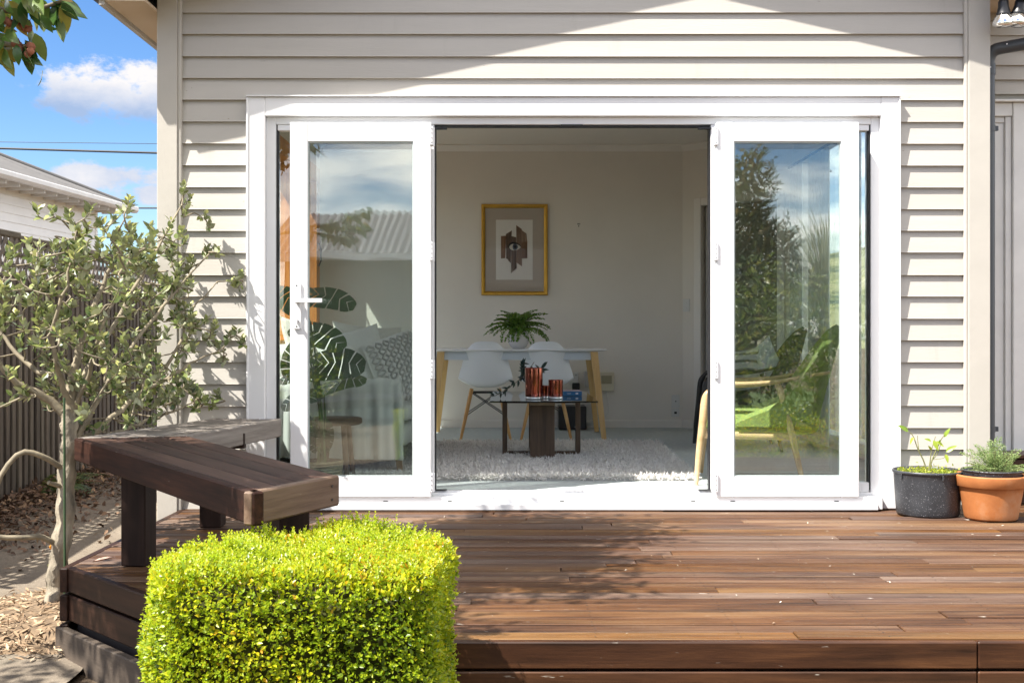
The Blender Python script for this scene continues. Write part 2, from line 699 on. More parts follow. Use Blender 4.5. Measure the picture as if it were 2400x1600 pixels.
def curve_pts(ctrl, n):
    """Catmull-Rom through control points"""
    C = [Vector(c) for c in ctrl]
    C = [C[0] * 2 - C[1]] + C + [C[-1] * 2 - C[-2]]
    out = []
    k = len(C) - 3
    for i in range(n + 1):
        t = i / n * k
        s = min(int(t), k - 1)
        u = t - s
        a, b, c, d = C[s:s + 4]
        out.append(.5 * ((2 * b) + (c - a) * u + (2 * a - 5 * b + 4 * c - d) * u * u + (3 * b - a - 3 * c + d) * u ** 3))
    return out


def hold(prof, d=.0012, lim=.35):
    """extra profile points beside each sharp corner so smooth shading keeps the edge"""
    out = [prof[0]]
    for i in range(1, len(prof) - 1):
        p, q, r = Vector(prof[i - 1]), Vector(prof[i]), Vector(prof[i + 1])
        u, w = (q - p), (r - q)
        if u.length < 1e-6 or w.length < 1e-6 or u.angle(w) < lim:
            out.append(prof[i])
            continue
        a_, b_ = min(d, u.length * .4), min(d, w.length * .4)
        out += [tuple(q - u.normalized() * a_), tuple(q + w.normalized() * b_)]
    out.append(prof[-1])
    return out


M = {}
# ---------------------------------------------------------------- material library
t = NT('weatherboard_paint')
v = t.coords((.5, 4, 4))
f1 = t.noise(v, 3.0, 5)
col = t.ramp(f1, [(.28, (.405, .382, .343)), (.72, (.445, .42, .38))])
st = t.ramp(t.noise(t.coords((7, 1.5, 1.2)), 1.0, 6, .7), [(.58, (0, 0, 0)), (.78, (.35, .35, .35))])
col = t.mix(st, col, (.30, .27, .225))
fl = t.ramp(t.noise(t.coords((26, 26, 60)), 1.0, 3, .6), [(.735, (0, 0, 0)), (.76, (.8, .8, .8))])
col = t.mix(fl, col, (.24, .205, .16))
oi = t.n('ShaderNodeObjectInfo'); hs = t.n('ShaderNodeHueSaturation')
t.l(t.math('ADD', t.math('MULTIPLY', oi.outputs['Random'], .07), .965), hs.inputs['Value']); t.l(col, hs.inputs['Color'])
M['board'] = t.done(t.bsdf(hs.outputs[0], .48, 0, .5, t.noise(v, 38, 4), .3, .0025))
M['corner'] = plain('corner_board_paint', (.445, .42, .375), .5, .05, 4.0, .2, 30)
M['soffit'] = plain('soffit_bounce_tint', (.6, .48, .35), .6, .05, 3)  # peach tint holds the warm light bounced up under the eaves
M['white'] = plain('white_joinery', (.76, .762, .77), .32, .015, 3)
M['white2'] = plain('white_weathered', (.72, .71, .68), .5, .08, 5, .15, 40)
M['gasket'] = plain('black_gasket', (.012, .013, .016), .5)
M['hinge'] = plain('white_hinge', (.74, .75, .77), .35)
M['glass'] = glassmat('window_glass', gain=4.2)
M['sideglass'] = glassmat('single_glass', gain=1.9)
M['pglass'] = glassmat('picture_glass', (.98, .98, .98), .5)
M['inwall'] = plain('taupe_wall_paint', (.735, .695, .635), .75, .03, 2.5, .1, 160, bdist=.001)
M['ceil'] = plain('ceiling_paint', (.80, .77, .72), .8, .02, 2)
M['inwhite'] = plain('interior_trim', (.78, .75, .71), .5, .03, 3)
M['carpet'] = plain('carpet', (.50, .545, .545), .95, .12, 30, .6, 420, spec=.1, bdist=.004)
M['rimu'] = wood('orange_timber', (.28, .09, .02), (.55, .21, .05), (.72, .34, .10), 2, 18, .35, .1)
M['roofiron'] = plain('grey_roof_iron', (.145, .14, .135), .5, .1, 2, rnd=.0)
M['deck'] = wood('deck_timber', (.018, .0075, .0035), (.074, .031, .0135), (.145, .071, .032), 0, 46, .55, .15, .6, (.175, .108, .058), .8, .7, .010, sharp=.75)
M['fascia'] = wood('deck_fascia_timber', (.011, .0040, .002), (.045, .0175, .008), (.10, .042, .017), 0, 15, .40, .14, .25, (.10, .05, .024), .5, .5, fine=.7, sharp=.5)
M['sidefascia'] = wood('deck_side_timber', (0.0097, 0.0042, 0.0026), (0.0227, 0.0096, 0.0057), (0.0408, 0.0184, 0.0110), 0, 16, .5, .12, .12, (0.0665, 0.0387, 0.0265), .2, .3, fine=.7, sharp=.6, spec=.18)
M['bench'] = wood('bench_dark_timber', (0.0160, 0.0080, 0.0058), (0.0410, 0.0201, 0.0139), (0.0752, 0.0397, 0.0278), 0, 18, .62, .16, .4, (0.0867, 0.0512, 0.0365), .45, .7, fine=.8, sharp=.7, spec=.18)
M['benchgrey'] = wood('bench_sunlit_timber', (0.0780, 0.0660, 0.0570), (0.1560, 0.1350, 0.1170), (0.2400, 0.2160, 0.1920), 0, 18, .55, .12, .4, (0.2520, 0.2280, 0.2040), .2, .45, fine=.8, sharp=.6)  # paler grey bench timber, part sunlight on this arm put into its colour
M['benchend'] = wood('bench_end_timber', (0.0595, 0.0327, 0.0198), (0.1239, 0.0748, 0.0483), (0.1784, 0.1215, 0.0835), 0, 18, .6, .1, .3, (0.1685, 0.1215, 0.0879), .2, .6, fine=.8, sharp=.6)
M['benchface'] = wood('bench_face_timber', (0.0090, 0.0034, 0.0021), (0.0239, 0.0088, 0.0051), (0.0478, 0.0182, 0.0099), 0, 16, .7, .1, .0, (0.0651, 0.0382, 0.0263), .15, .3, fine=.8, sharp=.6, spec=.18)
M['post'] = wood('post_timber', (0.0074, 0.0035, 0.0022), (0.0185, 0.0089, 0.0059), (0.0371, 0.0193, 0.0134), 2, 16, .6, .1, 0, (0.0494, 0.0290, 0.0201), .1, .4, spec=.18)
M['base'] = plain('base_timber', (0.0670, 0.0497, 0.0357), .75, .28, 5, .4, 30, stretch=(.5, 3, 3))
M['void'] = plain('shaded_bearer_timber', (.03, .022, .018), .8, .2, 8)
M['paling'] = wood('fence_timber', (.04, .034, .030), (.105, .088, .075), (.185, .158, .13), 2, 14, .8, .22, .25, (.19, .18, .13), 0, .5)
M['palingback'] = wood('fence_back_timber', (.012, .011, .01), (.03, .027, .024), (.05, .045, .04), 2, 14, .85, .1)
M['lattice'] = wood('lattice_timber', (.10, .09, .08), (.19, .17, .15), (.28, .25, .22), 0, 16, .8, .15, 0, (.2, .2, .2), 0, .4)
M['rail'] = wood('fence_rail_timber', (.07, .062, .05), (.15, .135, .11), (.24, .21, .165), 1, 14, .85, .1, .5, (.17, .17, .11), 0, .5)
M['pipe'] = plain('dark_grey_pvc', (.055, .062, .072), .38, .06, 4)
M['sillgrey'] = plain('flashing_grey', (.075, .085, .10), .55, .25, 14, .3, 60)
M['black'] = plain('black_plastic', (.012, .012, .014), .4)


# ---------------------------------------------------------------- ground
def gz(x, y):
    """ground height: falls gently to the front"""
    t = min(1, max(0, (2.5 - y) / 6.0))
    base = -.22 - .21 * t
    return base


def ground_mat():
    t = NT('garden_soil')
    v = t.coords((1, 1, 1), False)
    a = t.noise(v, 3.0, 8, .7)
    b = t.noise(v, 28.0, 6, .7)
    f = t.math('ADD', t.math('MULTIPLY', a, .5), t.math('MULTIPLY', b, .5))
    col = t.ramp(f, [(.3, (.05, .035, .024)), (.55, (.13, .095, .065)), (.75, (.22, .17, .12))])
    return t.done(t.bsdf(col, .95, 0, .2, b, .8, .02))


def concrete_mat():
    t = NT('path_concrete')
    v = t.coords((1, 1, 1), False)
    a = t.noise(v, 2.2, 8, .68)
    b = t.noise(v, 55.0, 6, .75)
    c = t.noise(v, 160.0, 3, .6)
    f = t.math('ADD', t.math('MULTIPLY', a, .6), t.math('MULTIPLY', b, .4))
    col = t.ramp(f, [(.32, (.09, .072, .052)), (.5, (.18, .148, .112)), (.7, (.26, .22, .17))])
    moss = t.noise(v, 1.3, 6, .7)
    col = t.mix(t.ramp(moss, [(.56, (0, 0, 0)), (.7, (.45, .45, .45))]), col, (.12, .115, .085))
    return t.done(t.bsdf(col, .9, 0, .3, t.math('ADD', b, c), .55, .008))


M['ground'] = ground_mat()
M['concrete'] = concrete_mat()
g = G()
ys = [-60, -30, -16, -9, -7.5] + [-7 + .5 * i for i in range(27)] + [8, 10, 14, 20, 40, 90]
xs = [-90, -40, -20, -12, -8, -6, -5] + [-4.5 + .5 * i for i in range(19)] + [6, 9, 14, 30, 90]
vv = [(x, y, gz(x, y)) for x in xs for y in ys]
n = len(ys)
g.add(vv, [(i * n + j, (i + 1) * n + j, (i + 1) * n + j + 1, i * n + j + 1) for i in range(len(xs) - 1) for j in range(n - 1)], True)
tag(g.build('ground', M['ground']), kind='structure')


def sheet(name, poly, lift, mat, ny=24):
    """a path lying on the ground: ribbon between two edge lines given as (y, x0, x1)"""
    g = G()
    v, f = [], []
    for y, a, b in poly:
        for k in range(5):
            x = a + (b - a) * k / 4
            v.append((x, y, gz(x, y) + lift))
    for i in range(len(poly) - 1):
        for k in range(4):
            a = i * 5 + k
            f.append((a, a + 1, a + 6, a + 5))
    g.add(v, f, True)
    return g.build(name, mat)


path = sheet('concrete_path', [(y, -3.38 + .07 * math.sin(y * 3), -2.12 - .30 * max(0, min(1, (-.4 - y) / 1.0)) + .05 * math.sin(y * 2.3)) for y in np.linspace(-1.52, 5.5, 30)], .02, M['concrete'])
tag(path, kind='structure')
path2 = sheet('concrete_slab', [(y, -6.0, -1.66 + .02 * math.sin(9 * y)) for y in np.linspace(-2.42, -1.66, 8)], .026, M['concrete'])
tag(path2, kind='structure')
# brick-sized pavers at the front left
M['paver'] = plain('grey_paver', (.20, .17, .14), .85, .25, 9, .5, 50, rnd=.16)
pav = bpy.data.objects.new('paving', None)
COL.objects.link(pav)
pav['kind'] = 'structure'
g = G()
g.box(-.148, .148, -.098, .098, -.03, .022, .006)
pm = g.mesh('paver', M['paver'])
for r in range(11):
    for c in range(10):
        x = -3.7 + c * .304 + (.152 if r % 2 else 0)
        y = -2.55 - r * .204
        if x > -.95 + (y + 2.55) * .25:
            continue
        place('paver', pm, pav, (x, y, gz(x, y) + rng.uniform(0, .006)), (rng.uniform(-.01, .01), rng.uniform(-.01, .01), rng.uniform(-.012, .012)))

# ---------------------------------------------------------------- house
house = thing('house', 'cream weatherboard house with wide white french doors opening to the deck', 'house')
XL, XR = -1.892, 2.549
PITCH, YB, YT = .1168, -.031, -.0135
Z0 = 2.186
GX, GS, GZ = .603, .313, 3.507           # gable: middle, slope, underside height


def weatherboard(x0, x1, zb, parent, pitch=PITCH, mat=None, y=0.0):
    zt = zb + pitch
    prof = [(YB - .002, zb), (YB - .0005, zb + .004), (YT, zt + .012), (YT + .010, zt + .012), (YT + .010, zb)]
    j = rng.uniform(-.0018, .0018)
    prof = [(p[0] + y, p[1] + j) for p in prof]
    g = G()
    g.extrude(prof, 0, x0, x1)
    return g.build('weatherboard', mat or M['board'], parent, (0, rng.uniform(-.0006, .0006), 0), (0, rng.uniform(-.0007, .0007), 0))


bx0, bx1 = -1.79, 2.44
for m in range(-22, 13):
    zb = Z0 + m * PITCH
    if m < 0:
        weatherboard(bx0, -1.40, zb, house)
        weatherboard(2.055, bx1, zb, house)
    else:
        lim = (GZ + .12 - zb) / GS
        weatherboard(max(bx0, GX - lim), min(bx1, GX + lim), zb, house)
# solid wall behind the boards, left and right of the doors and above them
g = G()
g.box(XL + .004, -1.33, -.002, .11, -.4, 2.75)
g.box(1.985, XR - .004, -.002, .11, -.4, 2.75)
g.box(-1.33, 1.985, -.002, .11, 2.10, 2.75)
g.box(-1.33, 1.985, .004, .11, -.4, .0)
g.build('wall', M['board'], house)
for x0, x1, bead in ((-1.892, -1.784, 1), (2.433, 2.549, -1)):
    g = G()
    g.box(x0, x1, -.055, .0, -.42, 2.80 if bead > 0 else 2.80, .003)
    g.build('corner_board', M['corner'], house)
    g = G()
    xb = x1 if bead > 0 else x0
    g.box(xb - .002 if bead > 0 else xb - .018, xb + .020 if bead > 0 else xb + .002, -.047, .0, -.3, 2.78, .005)
    g.build('scribe_strip', M['corner'], house)
# gable verge: barge boards, soffit, roof
for s in (-1, 1):
    half = 2.73 if s < 0 else 2.30
    x_end = GX + s * half
    z_end = GZ - GS * half
    g = G()
    a, b2 = (x_end, z_end), (GX, GZ)
    prof = [(a[0], a[1]), (b2[0], b2[1]), (b2[0], b2[1] + .19), (a[0], a[1] + .19)]
    g.extrude(prof, 1, -.30, -.272)
    g.build('barge_board', M['corner'], house)
    g = G()
    prof = [(a[0], a[1] + .02), (b2[0], b2[1] + .02), (b2[0], b2[1] + .035), (a[0], a[1] + .035)]
    g.extrude(prof, 1, -.2715, .0)
    g.build('gable_soffit', M['soffit'], house)
    g = G()
    hf = half + .08
    e = GX + s * hf
    prof = [(e, GZ + .20 - GS * hf), (GX, GZ + .20), (GX, GZ + .26), (e, GZ + .26 - GS * hf)]
    g.extrude(prof, 1, -.33, 6.2)
    g.build('roof', M['roofiron'], house)
    xa, xb = (XL, x_end + .03) if s < 0 else (XR, x_end - .03)
    for k in range(4):
        g = G()
        g.box(xa, xb, -.268 + k * 1.2 + (.004 if k else 0), -.268 + (k + 1) * 1.2, z_end - .004, z_end + .012)
        g.build('soffit_panel', M['soffit'], house)
    g = G()
    g.box(x_end - .028 if s > 0 else x_end, x_end if s > 0 else x_end + .028, -.271, 5.8, z_end - .024, z_end + .16)
    g.build('fascia_board', M['corner'], house)
    g = G()
    xg = x_end + s * .055
    g.extrude([(xg - .05, z_end + .06), (xg + .05, z_end + .06), (xg + .06, z_end + .16), (xg - .055, z_end + .16)], 1, -.30, 5.8)
    g.build('gutter', M['pipe'], house)

# ---- white joinery round the doors
TL0, TR0, TT, TW = -1.416, 2.071, 2.196, .100
trim = []
g = G(); g.box(TL0, TL0 + TW, -.055, .0, .004, TT, .004); g.box(TL0 - .0, TL0 + .012, -.061, -.0545, .004, TT - .004, .003)
g.build('door_trim', M['white'], house)
g = G(); g.box(TR0 - TW - .004, TR0, -.055, .0, .004, TT, .004); g.box(TR0 - .012, TR0, -.061, -.0545, .004, TT - .004, .003)
g.build('door_trim', M['white'], house)
g = G(); g.box(TL0 + TW + .0006, TR0 - TW - .0046, -.054, .0, TT - TW, TT - .0005, .003); g.box(TL0, TR0, -.068, .0, TT + .0015, TT + .008, .002)
g.build('door_head_trim', M['white'], house)
FX0, FX1, FZ1 = TL0 + TW, TR0 - TW - .004, TT - TW
frame = thing('door_frame', 'x', 'x'); del frame['label']; del frame['category']
frame.parent = house
OX0, OX1, OZ0, OZ1 = -.413, 1.062, .095, 2.044
g = G()
g.box(FX0, FX0 + .052, -.022, .09, .02, FZ1 - .001, .003)
g.box(FX1 - .045, FX1, -.022, .09, .02, FZ1 - .001, .003)
g.box(FX0 + .052, FX1 - .045, -.022, .09, OZ1 + .012, FZ1 - .001, .003)
g.box(OX0 - .055, OX0 - .003, -.018, .088, .09, OZ1 + .012, .003)
g.box(OX1 + .003, OX1 + .055, -.018, .088, .09, OZ1 + .012, .003)
g.build('jamb', M['white'], frame)
g = G()      # dark seals round the opening and the sidelights
for x0, x1 in ((OX0 - .003, OX0 + .004), (OX1 - .004, OX1 + .003)):
    g.box(x0, x1, -.012, .05, OZ0 + .004, OZ1 + .010)
g.box(OX0 + .004, OX1 - .004, -.006, .05, OZ1 + .004, OZ1 + .010)
g.box(FX0 + .0525, FX0 + .059, -.012, .04, .10, OZ1 + .011)
g.box(FX1 - .052, FX1 - .0455, -.012, .04, .10, OZ1 + .011)
g.build('seal', M['gasket'], frame)
g = G()      # stepped sill
g.box(FX0, FX1, -.02, .088, .004, .088, .003)
g.box(FX0, FX1, -.088, -.02, .004, .072, .004)
g.box(FX0 + .03, FX1 - .03, -.112, -.088, .004, .038, .004)
g.box(OX0, OX1, -.006, .012, .088, .0965, .002)
g.build('sill', M['white'], frame)
g = G()
g.box(OX0 + .004, OX1 - .004, .02, .05, .0882, .0935)
g.build('sill_seal', M['gasket'], frame)
for x in (-1.0, -.67, -.33, .265, .96, 1.17, 1.72):
    g = G(); g.box(x - .012, x + .012, -.0885, -.0875, .048, .053)
    g.build('drain_slot', M['gasket'], frame)
for x in (OX0 + .03, OX1 - .03):
    for z in (.0975, OZ1 - .008):
        g = G(); g.box(x - .035, x + .035, -.025, .0, z - .006 if z > 1 else z, z + .006, .003)
        g.build('lock_keep', M['gasket'], frame)
g = G(); g.box(.27, .38, -.03, .0, .0968, .104, .003); g.build('lock_keep', M['hinge'], frame)
g = G(); g.box(.26, .38, -.03, .0, OZ1 + .002, OZ1 + .010, .003); g.build('lock_keep', M['gasket'], frame)
# sidelights behind the folded-back leaves
for x0, x1 in ((FX0 + .059, OX0 - .055), (OX1 + .055, FX1 - .052)):
    sl = thing('sidelight', 'x', 'x'); del sl['label']; del sl['category']; sl.parent = house
    g = G(); g.box(x0, x1, .010, .016, .10, OZ1 + .012); g.build('pane', M['glass'], sl)
    g = G()
    g.box(x0, x1, -.015, .05, .089, .14, .003)
    g.box(x0, x1, -.015, .05, OZ1 - .02, OZ1 + .0115, .003)
    g.build('sash', M['white'], sl)


def leaf_door(x0, x1, hinge_right):
    """one glazed leaf, folded right back against its sidelight"""
    y0, y1 = -.107, -.064
    z0, z1 = .074, 2.053
    st, top, bot = .094, .102, .108
    d = thing('french_door', 'x', 'x', (0, 0, 0)); del d['label']; del d['category']; d.parent = house
    for a, b in ((x0, x0 + st), (x1 - st, x1)):
        g = G(); g.box(a, b, y0, y1, z0, z1, .0035); g.build('stile', M['white'], d)
    g = G(); g.box(x0 + st + .0008, x1 - st - .0008, y0 + .001, y1, z1 - top, z1 - .0005, .003); g.build('top_rail', M['white'], d)
    g = G(); g.box(x0 + st + .0008, x1 - st - .0008, y0 + .001, y1, z0 + .0005, z0 + bot, .003); g.build('bottom_rail', M['white'], d)
    g = G(); g.box(x0 + st + .002, x1 - st - .002, y0 + .020, y0 + .026, z0 + bot + .002, z1 - top - .002); g.build('pane', M['glass'], d)
    g = G()
    gx0, gx1, gz0, gz1 = x0 + st, x1 - st, z0 + bot, z1 - top
    q = .006
    for bx in ((gx0, gx0 + q, gz0, gz1), (gx1 - q, gx1, gz0, gz1), (gx0 + q, gx1 - q, gz0, gz0 + q), (gx0 + q, gx1 - q, gz1 - q, gz1)):
        g.box(bx[0], bx[1], y0 + .008, y0 + .0195, bx[2], bx[3])
    g.build('glazing_bead', plain_bead, d)
    hx = x1 if hinge_right else x0
    s = 1 if hinge_right else -1
    for z in (1.98, 1.372, .748, .15):
        g = G()
        g.box(hx - .008 * s, hx + .010 * s, -.118, -.066, z - .048, z + .048, .002)
        g.tube([(hx + .010 * s, -.075, z - .05), (hx + .010 * s, -.075, z + .05)], .008, 10)
        for dz in (-.035, -.012, .014, .036):
            g.box(hx + .002 * s, hx + .006 * s, -.1195, -.117, z + dz - .003, z + dz + .003, m=1)
        g.build('hinge', [M['hinge'], M['gasket']], d)
    return d


plain_bead = plain('grey_glazing_bead', (.42, .48, .47), .4)
dl = leaf_door(-1.173, -.428, True)
dr = leaf_door(1.080, 1.834, False)
h = thing('handle', 'x', 'x'); del h['label']; del h['category']; h.parent = dl
g = G()
g.box(-1.152, -1.112, -.119, -.1075, .96, 1.205, .003)
g.box(-1.141, -1.119, -.150, -.119, 1.098, 1.122, .003)
g.box(-1.146, -.995, -.163, -.149, 1.099, 1.121, .003)
g.tube([(-1.131, -.121, 1.0), (-1.131, -.1075, 1.0)], .010, 12)
g.box(-1.134, -1.128, -.145, -.121, .985, 1.015, .002)
g.build('lever', M['white'], h)
g = G()
for z in (1.19, .975):
    g.tube([(-1.136, -.1205, z), (-1.136, -.118, z)], .004, 8)
g.tube([(-1.131, -.1225, 1.0), (-1.131, -.1195, 1.0)], .0055, 8)
g.build('screw', M['gasket'], h)

# ---- inside: floor, ceiling, walls
RX0, RX1, RY = -1.78, 2.43, 4.65
FZ = .07
g = G(); g.box(RX0 - .1, RX1 + .12, .088, RY + .1, -.3, FZ); g.build('carpet', M['carpet'], house)
g = G(); g.box(RX0 - .1, RX1 + .12, .0, RY + .12, 2.68, 2.73); g.build('ceiling', M['ceil'], house)
g = G(); g.box(RX0 - .1, 1.62, RY, RY + .12, -.3, 2.68); g.build('inner_wall', M['inwall'], house)
g = G(); g.box(RX0 - .05, FX0, .111, .125, FZ, 2.68); g.box(FX1, RX1, .111, .125, FZ, 2.68); g.box(FX0, FX1, .111, .125, 2.12, 2.68)
g.build('inner_wall', M['inwall'], house)
# angled wall with a doorway, from the back right corner towards the right wall
ax, ay, bx, by = 1.58, 4.65, 2.45, 3.887
L = math.hypot(bx - ax, by - ay)
th = math.atan2(by - ay, bx - ax)
AM = Matrix.Translation((ax, ay, 0)) @ Matrix.Rotation(th, 4, 'Z')
d0, d1, dh = .205, .98, 2.11
g = G()
g.box(0, d0, 0, .1, FZ, 2.68, M=AM); g.box(d1, L + .1, 0, .1, FZ, 2.68, M=AM); g.box(d0, d1, 0, .1, dh, 2.68, M=AM)
g.build('inner_wall', M['inwall'], house)
g = G()
g.box(d0 - .075, d0, -.016, .0, FZ, dh + .07, .004, M=AM); g.box(d1, d1 + .075, -.016, .0, FZ, dh + .07, .004, M=AM); g.box(d0, d1, -.016, .0, dh, dh + .07, .004, M=AM)
g.build('architrave', M['inwhite'], house)
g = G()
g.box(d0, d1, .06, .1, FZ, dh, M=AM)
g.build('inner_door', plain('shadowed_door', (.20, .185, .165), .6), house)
g = G()
for i in range(4):
    x = d0 + .03 + i * .055
    g.box(x, x + .022, .02, .059, FZ, dh - .01, .006, M=AM)
g.build('door_panel', plain('grey_door', (.36, .35, .33), .5), house)
VY0, VY1, VZ0, VZ1 = .30, 3.82, .18, 2.40
g = G()
g.box(RX1, RX1 + .10, .112, VY0, -.3, 2.68); g.box(RX1, RX1 + .10, VY1, 3.95, -.3, 2.68)
g.box(RX1, RX1 + .10, VY0, VY1, -.3, VZ0); g.box(RX1, RX1 + .10, VY0, VY1, VZ1, 2.68)
g.build('inner_wall', M['inwall'], house)
win2 = thing('side_window', 'x', 'x'); del win2['label']; del win2['category']; win2.parent = house  # window added and made tall to let more daylight into the room
g = G()
for y0, y1, z0, z1 in ((VY0 - .06, VY0 + .04, VZ0, VZ1), (VY1 - .04, VY1 + .06, VZ0, VZ1), (VY0 - .06, VY1 + .06, VZ1 + .001, VZ1 + .08), (VY0 - .06, VY1 + .06, VZ0 - .07, VZ0 - .001), (2.23, 2.31, VZ0, VZ1)):
    g.box(RX1 - .016, RX1 + .101, y0, y1, z0, z1, .004)
g.build('frame', M['inwhite'], win2)
g = G(); g.box(RX1 + .05, RX1 + .055, VY0 + .041, VY1 - .041, VZ0, VZ1); g.build('pane', M['sideglass'], win2)
# left wall with its big timber window
WY0, WY1, WZ0, WZ1 = .40, 4.46, .86, 2.36
g = G()
g.box(RX0 - .10, RX0, .0, WY0, -.4, 2.68); g.box(RX0 - .10, RX0, WY1, RY + .12, -.4, 2.68)
g.box(RX0 - .10, RX0, WY0, WY1, -.4, WZ0); g.box(RX0 - .10, RX0, WY0, WY1, WZ1, 2.68)
g.build('side_wall', M['inwall'], house)
win = thing('side_window', 'x', 'x'); del win['label']; del win['category']; win.parent = house
g = G()
g.box(RX0 - .09, RX0 + .015, WY0 - .07, WY0 + .05, WZ0 - .02, WZ1 + .09, .004)
g.box(RX0 - .09, RX0 + .015, WY1 - .07, WY1 + .09, WZ0 - .02, WZ1 + .09, .004)
g.box(RX0 - .09, RX0 + .018, WY0 + .05, WY1 - .07, WZ1 - .05, WZ1 + .09, .004)
g.box(RX0 - .09, RX0 + .03, WY0 + .05, WY1 - .07, WZ0 - .03, WZ0 + .03, .004)
for y in (1.9, 3.2):
    g.box(RX0 - .08, RX0 - .0, y - .035, y + .035, WZ0 + .03, WZ1 - .05, .004)
g.build('frame', M['rimu'], win)
g = G(); g.box(RX0 - .05, RX0 - .045, WY0 + .05, WY1 - .07, WZ0 + .03, WZ1 - .05); g.build('pane', M['sideglass'], win)
g = G(); g.tube([(RX0 + .03, 4.40, 1.55), (RX0 + .05, 4.40, 1.60), (RX0 + .05, 4.40, 1.70), (RX0 + .03, 4.40, 1.76)], .007, 8); g.build('latch', M['black'], win)
# cornice and skirting
def moulding(name, p, q, prof, mat):
    """profile (out from wall, up) swept between two points of a wall whose room side lies to the right of p->q"""
    p, q = Vector(p), Vector(q)
    d = (q - p).normalized()
    nrm = Vector((d.y, -d.x, 0))
    v = [P + nrm * o + Vector((0, 0, 1)) * u for P in (p, q) for o, u in prof]
    n = len(prof)
    f = [(i, (i + 1) % n, n + (i + 1) % n, n + i) for i in range(n)]
    g = G(); g.add(v, f); g.add(v, [tuple(range(n)), tuple(reversed(range(n, 2 * n)))])
    return g.build(name, mat, house)
corn = [(0, 0), (0, -.055), (.008, -.055), (.02, -.04), (.045, -.018), (.065, -.008), (.065, 0)]
skir = [(.0, 0), (.0, .072), (.010, .072), (.014, .06), (.014, 0)]
for p, q in (((RX0, RY, 0), (ax + .02, RY, 0)), ((ax, ay, 0), (bx, by, 0)), ((RX0, .12, 0), (RX0, RY, 0)), ((RX1, 3.9, 0), (RX1, .12, 0))):
    moulding('cornice', (p[0], p[1], 2.6795), (q[0], q[1], 2.6795), corn, M['inwhite'])
moulding('skirting', (RX0, RY, FZ), (ax - .0, RY, FZ), skir, M['inwall'])
moulding('skirting', (ax, ay, FZ), (ax + (d0 - .08) * math.cos(th), ay + (d0 - .08) * math.sin(th), FZ), skir, M['inwall'])
moulding('skirting', (RX0, .12, FZ), (RX0, RY, FZ), skir, M['inwall'])
# back of the house, right side and the recessed part beyond the downpipe

AY = .48
annex = thing('annex', 'x', 'x'); del annex['label']; del annex['category']; annex.parent = house
g = G(); g.box(XR + .002, 3.75, AY - .0, AY + .12, -.4, 2.74); g.build('wall', M['board'], annex)
for m in range(-2, 32):
    zb = .20 + m * .0845
    if zb < 2.262:
        if zb > .1:
            weatherboard(2.975, 3.75, zb, annex, .0845, M['board'], AY)
    else:
        weatherboard(XR + .01, 3.75, zb, annex, .0845, M['board'], AY)
g = G()
g.box(XR + .012, 2.875, AY - .040, AY - .0, 2.185, 2.262, .004)
g.box(2.8755, 2.968, AY - .046, AY - .0, .262, 2.262, .004)
g.box(XR + .01, 3.0, AY - .075, AY - .0, 2.2635, 2.276, .002)
g.build('door_trim', M['white2'], annex)
g = G()
g.box(2.838, 2.874, AY - .028, AY, .262, 2.184, .003)
g.box(2.770, 2.837, AY - .012, AY, .262, 2.150, .003)
g.box(2.738, 2.768, AY - .018, AY, .262, 2.150, .003)
g.box(2.769, 2.837, AY - .020, AY, 2.151, 2.183, .003)
g.build('door_jamb', M['white2'], annex)
g = G(); g.box(2.56, 2.737, AY - .008, AY, .262, 2.15); g.build('door_gap', M['black'], annex)
g = G(); g.box(2.66, 2.945, AY - .085, AY - .001, .235, .262, .008); g.build('door_sill', M['sillgrey'], annex)
# downpipe
dp = thing('downpipe', 'x', 'x'); del dp['label']; del dp['category']; dp.parent = house
g = G()
g.tube([(2.588, .07, .0), (2.588, .07, 2.37)], .0335, 16)
g.tube(curve_pts([(2.588, .07, 2.36), (2.590, .07, 2.425), (2.614, .058, 2.470), (2.68, .03, 2.484), (2.95, -.07, 2.515), (3.2, -.16, 2.545)], 24), .0335, 16)
g.build('pipe', M['pipe'], dp)
g = G()
g.tube([(2.588, .07, 2.34), (2.588, .07, 2.40)], .037, 16)
g.build('socket', M['pipe'], dp)
for z in (2.05, .42):
    g = G(); g.tube([(2.588, .07, z - .016), (2.588, .07, z + .016)], .0362, 16); g.box(2.62, 2.64, .06, .08, z - .013, z + .013, .002)
    g.build('bracket', M['pipe'], dp)
g = G()
for p in ((2.66, .002, 2.492), (2.584, .034, 2.375)):
    g.tube([p, (p[0], p[1] - .003, p[2])], .004, 8)
g.build('rivet', M['hinge'], dp)
# ---------------------------------------------------------------- deck
deck = thing('deck', 'low red-brown timber deck of narrow weathered boards with a stepped front', 'deck')
DV, DF, DW = Vector((-1.79, -1.625)), Vector((-.747, -2.76)), Vector((-1.755, -.02))
BP, GAP, YF = .094, .008, -2.735


def left_x(y):
    if y > DV.y:
        return DV.x + (DW.x - DV.x) * (y - DV.y) / (DW.y - DV.y) + .012
    return DV.x + (DF.x - DV.x) * (y - DV.y) / (DF.y - DV.y) + .035


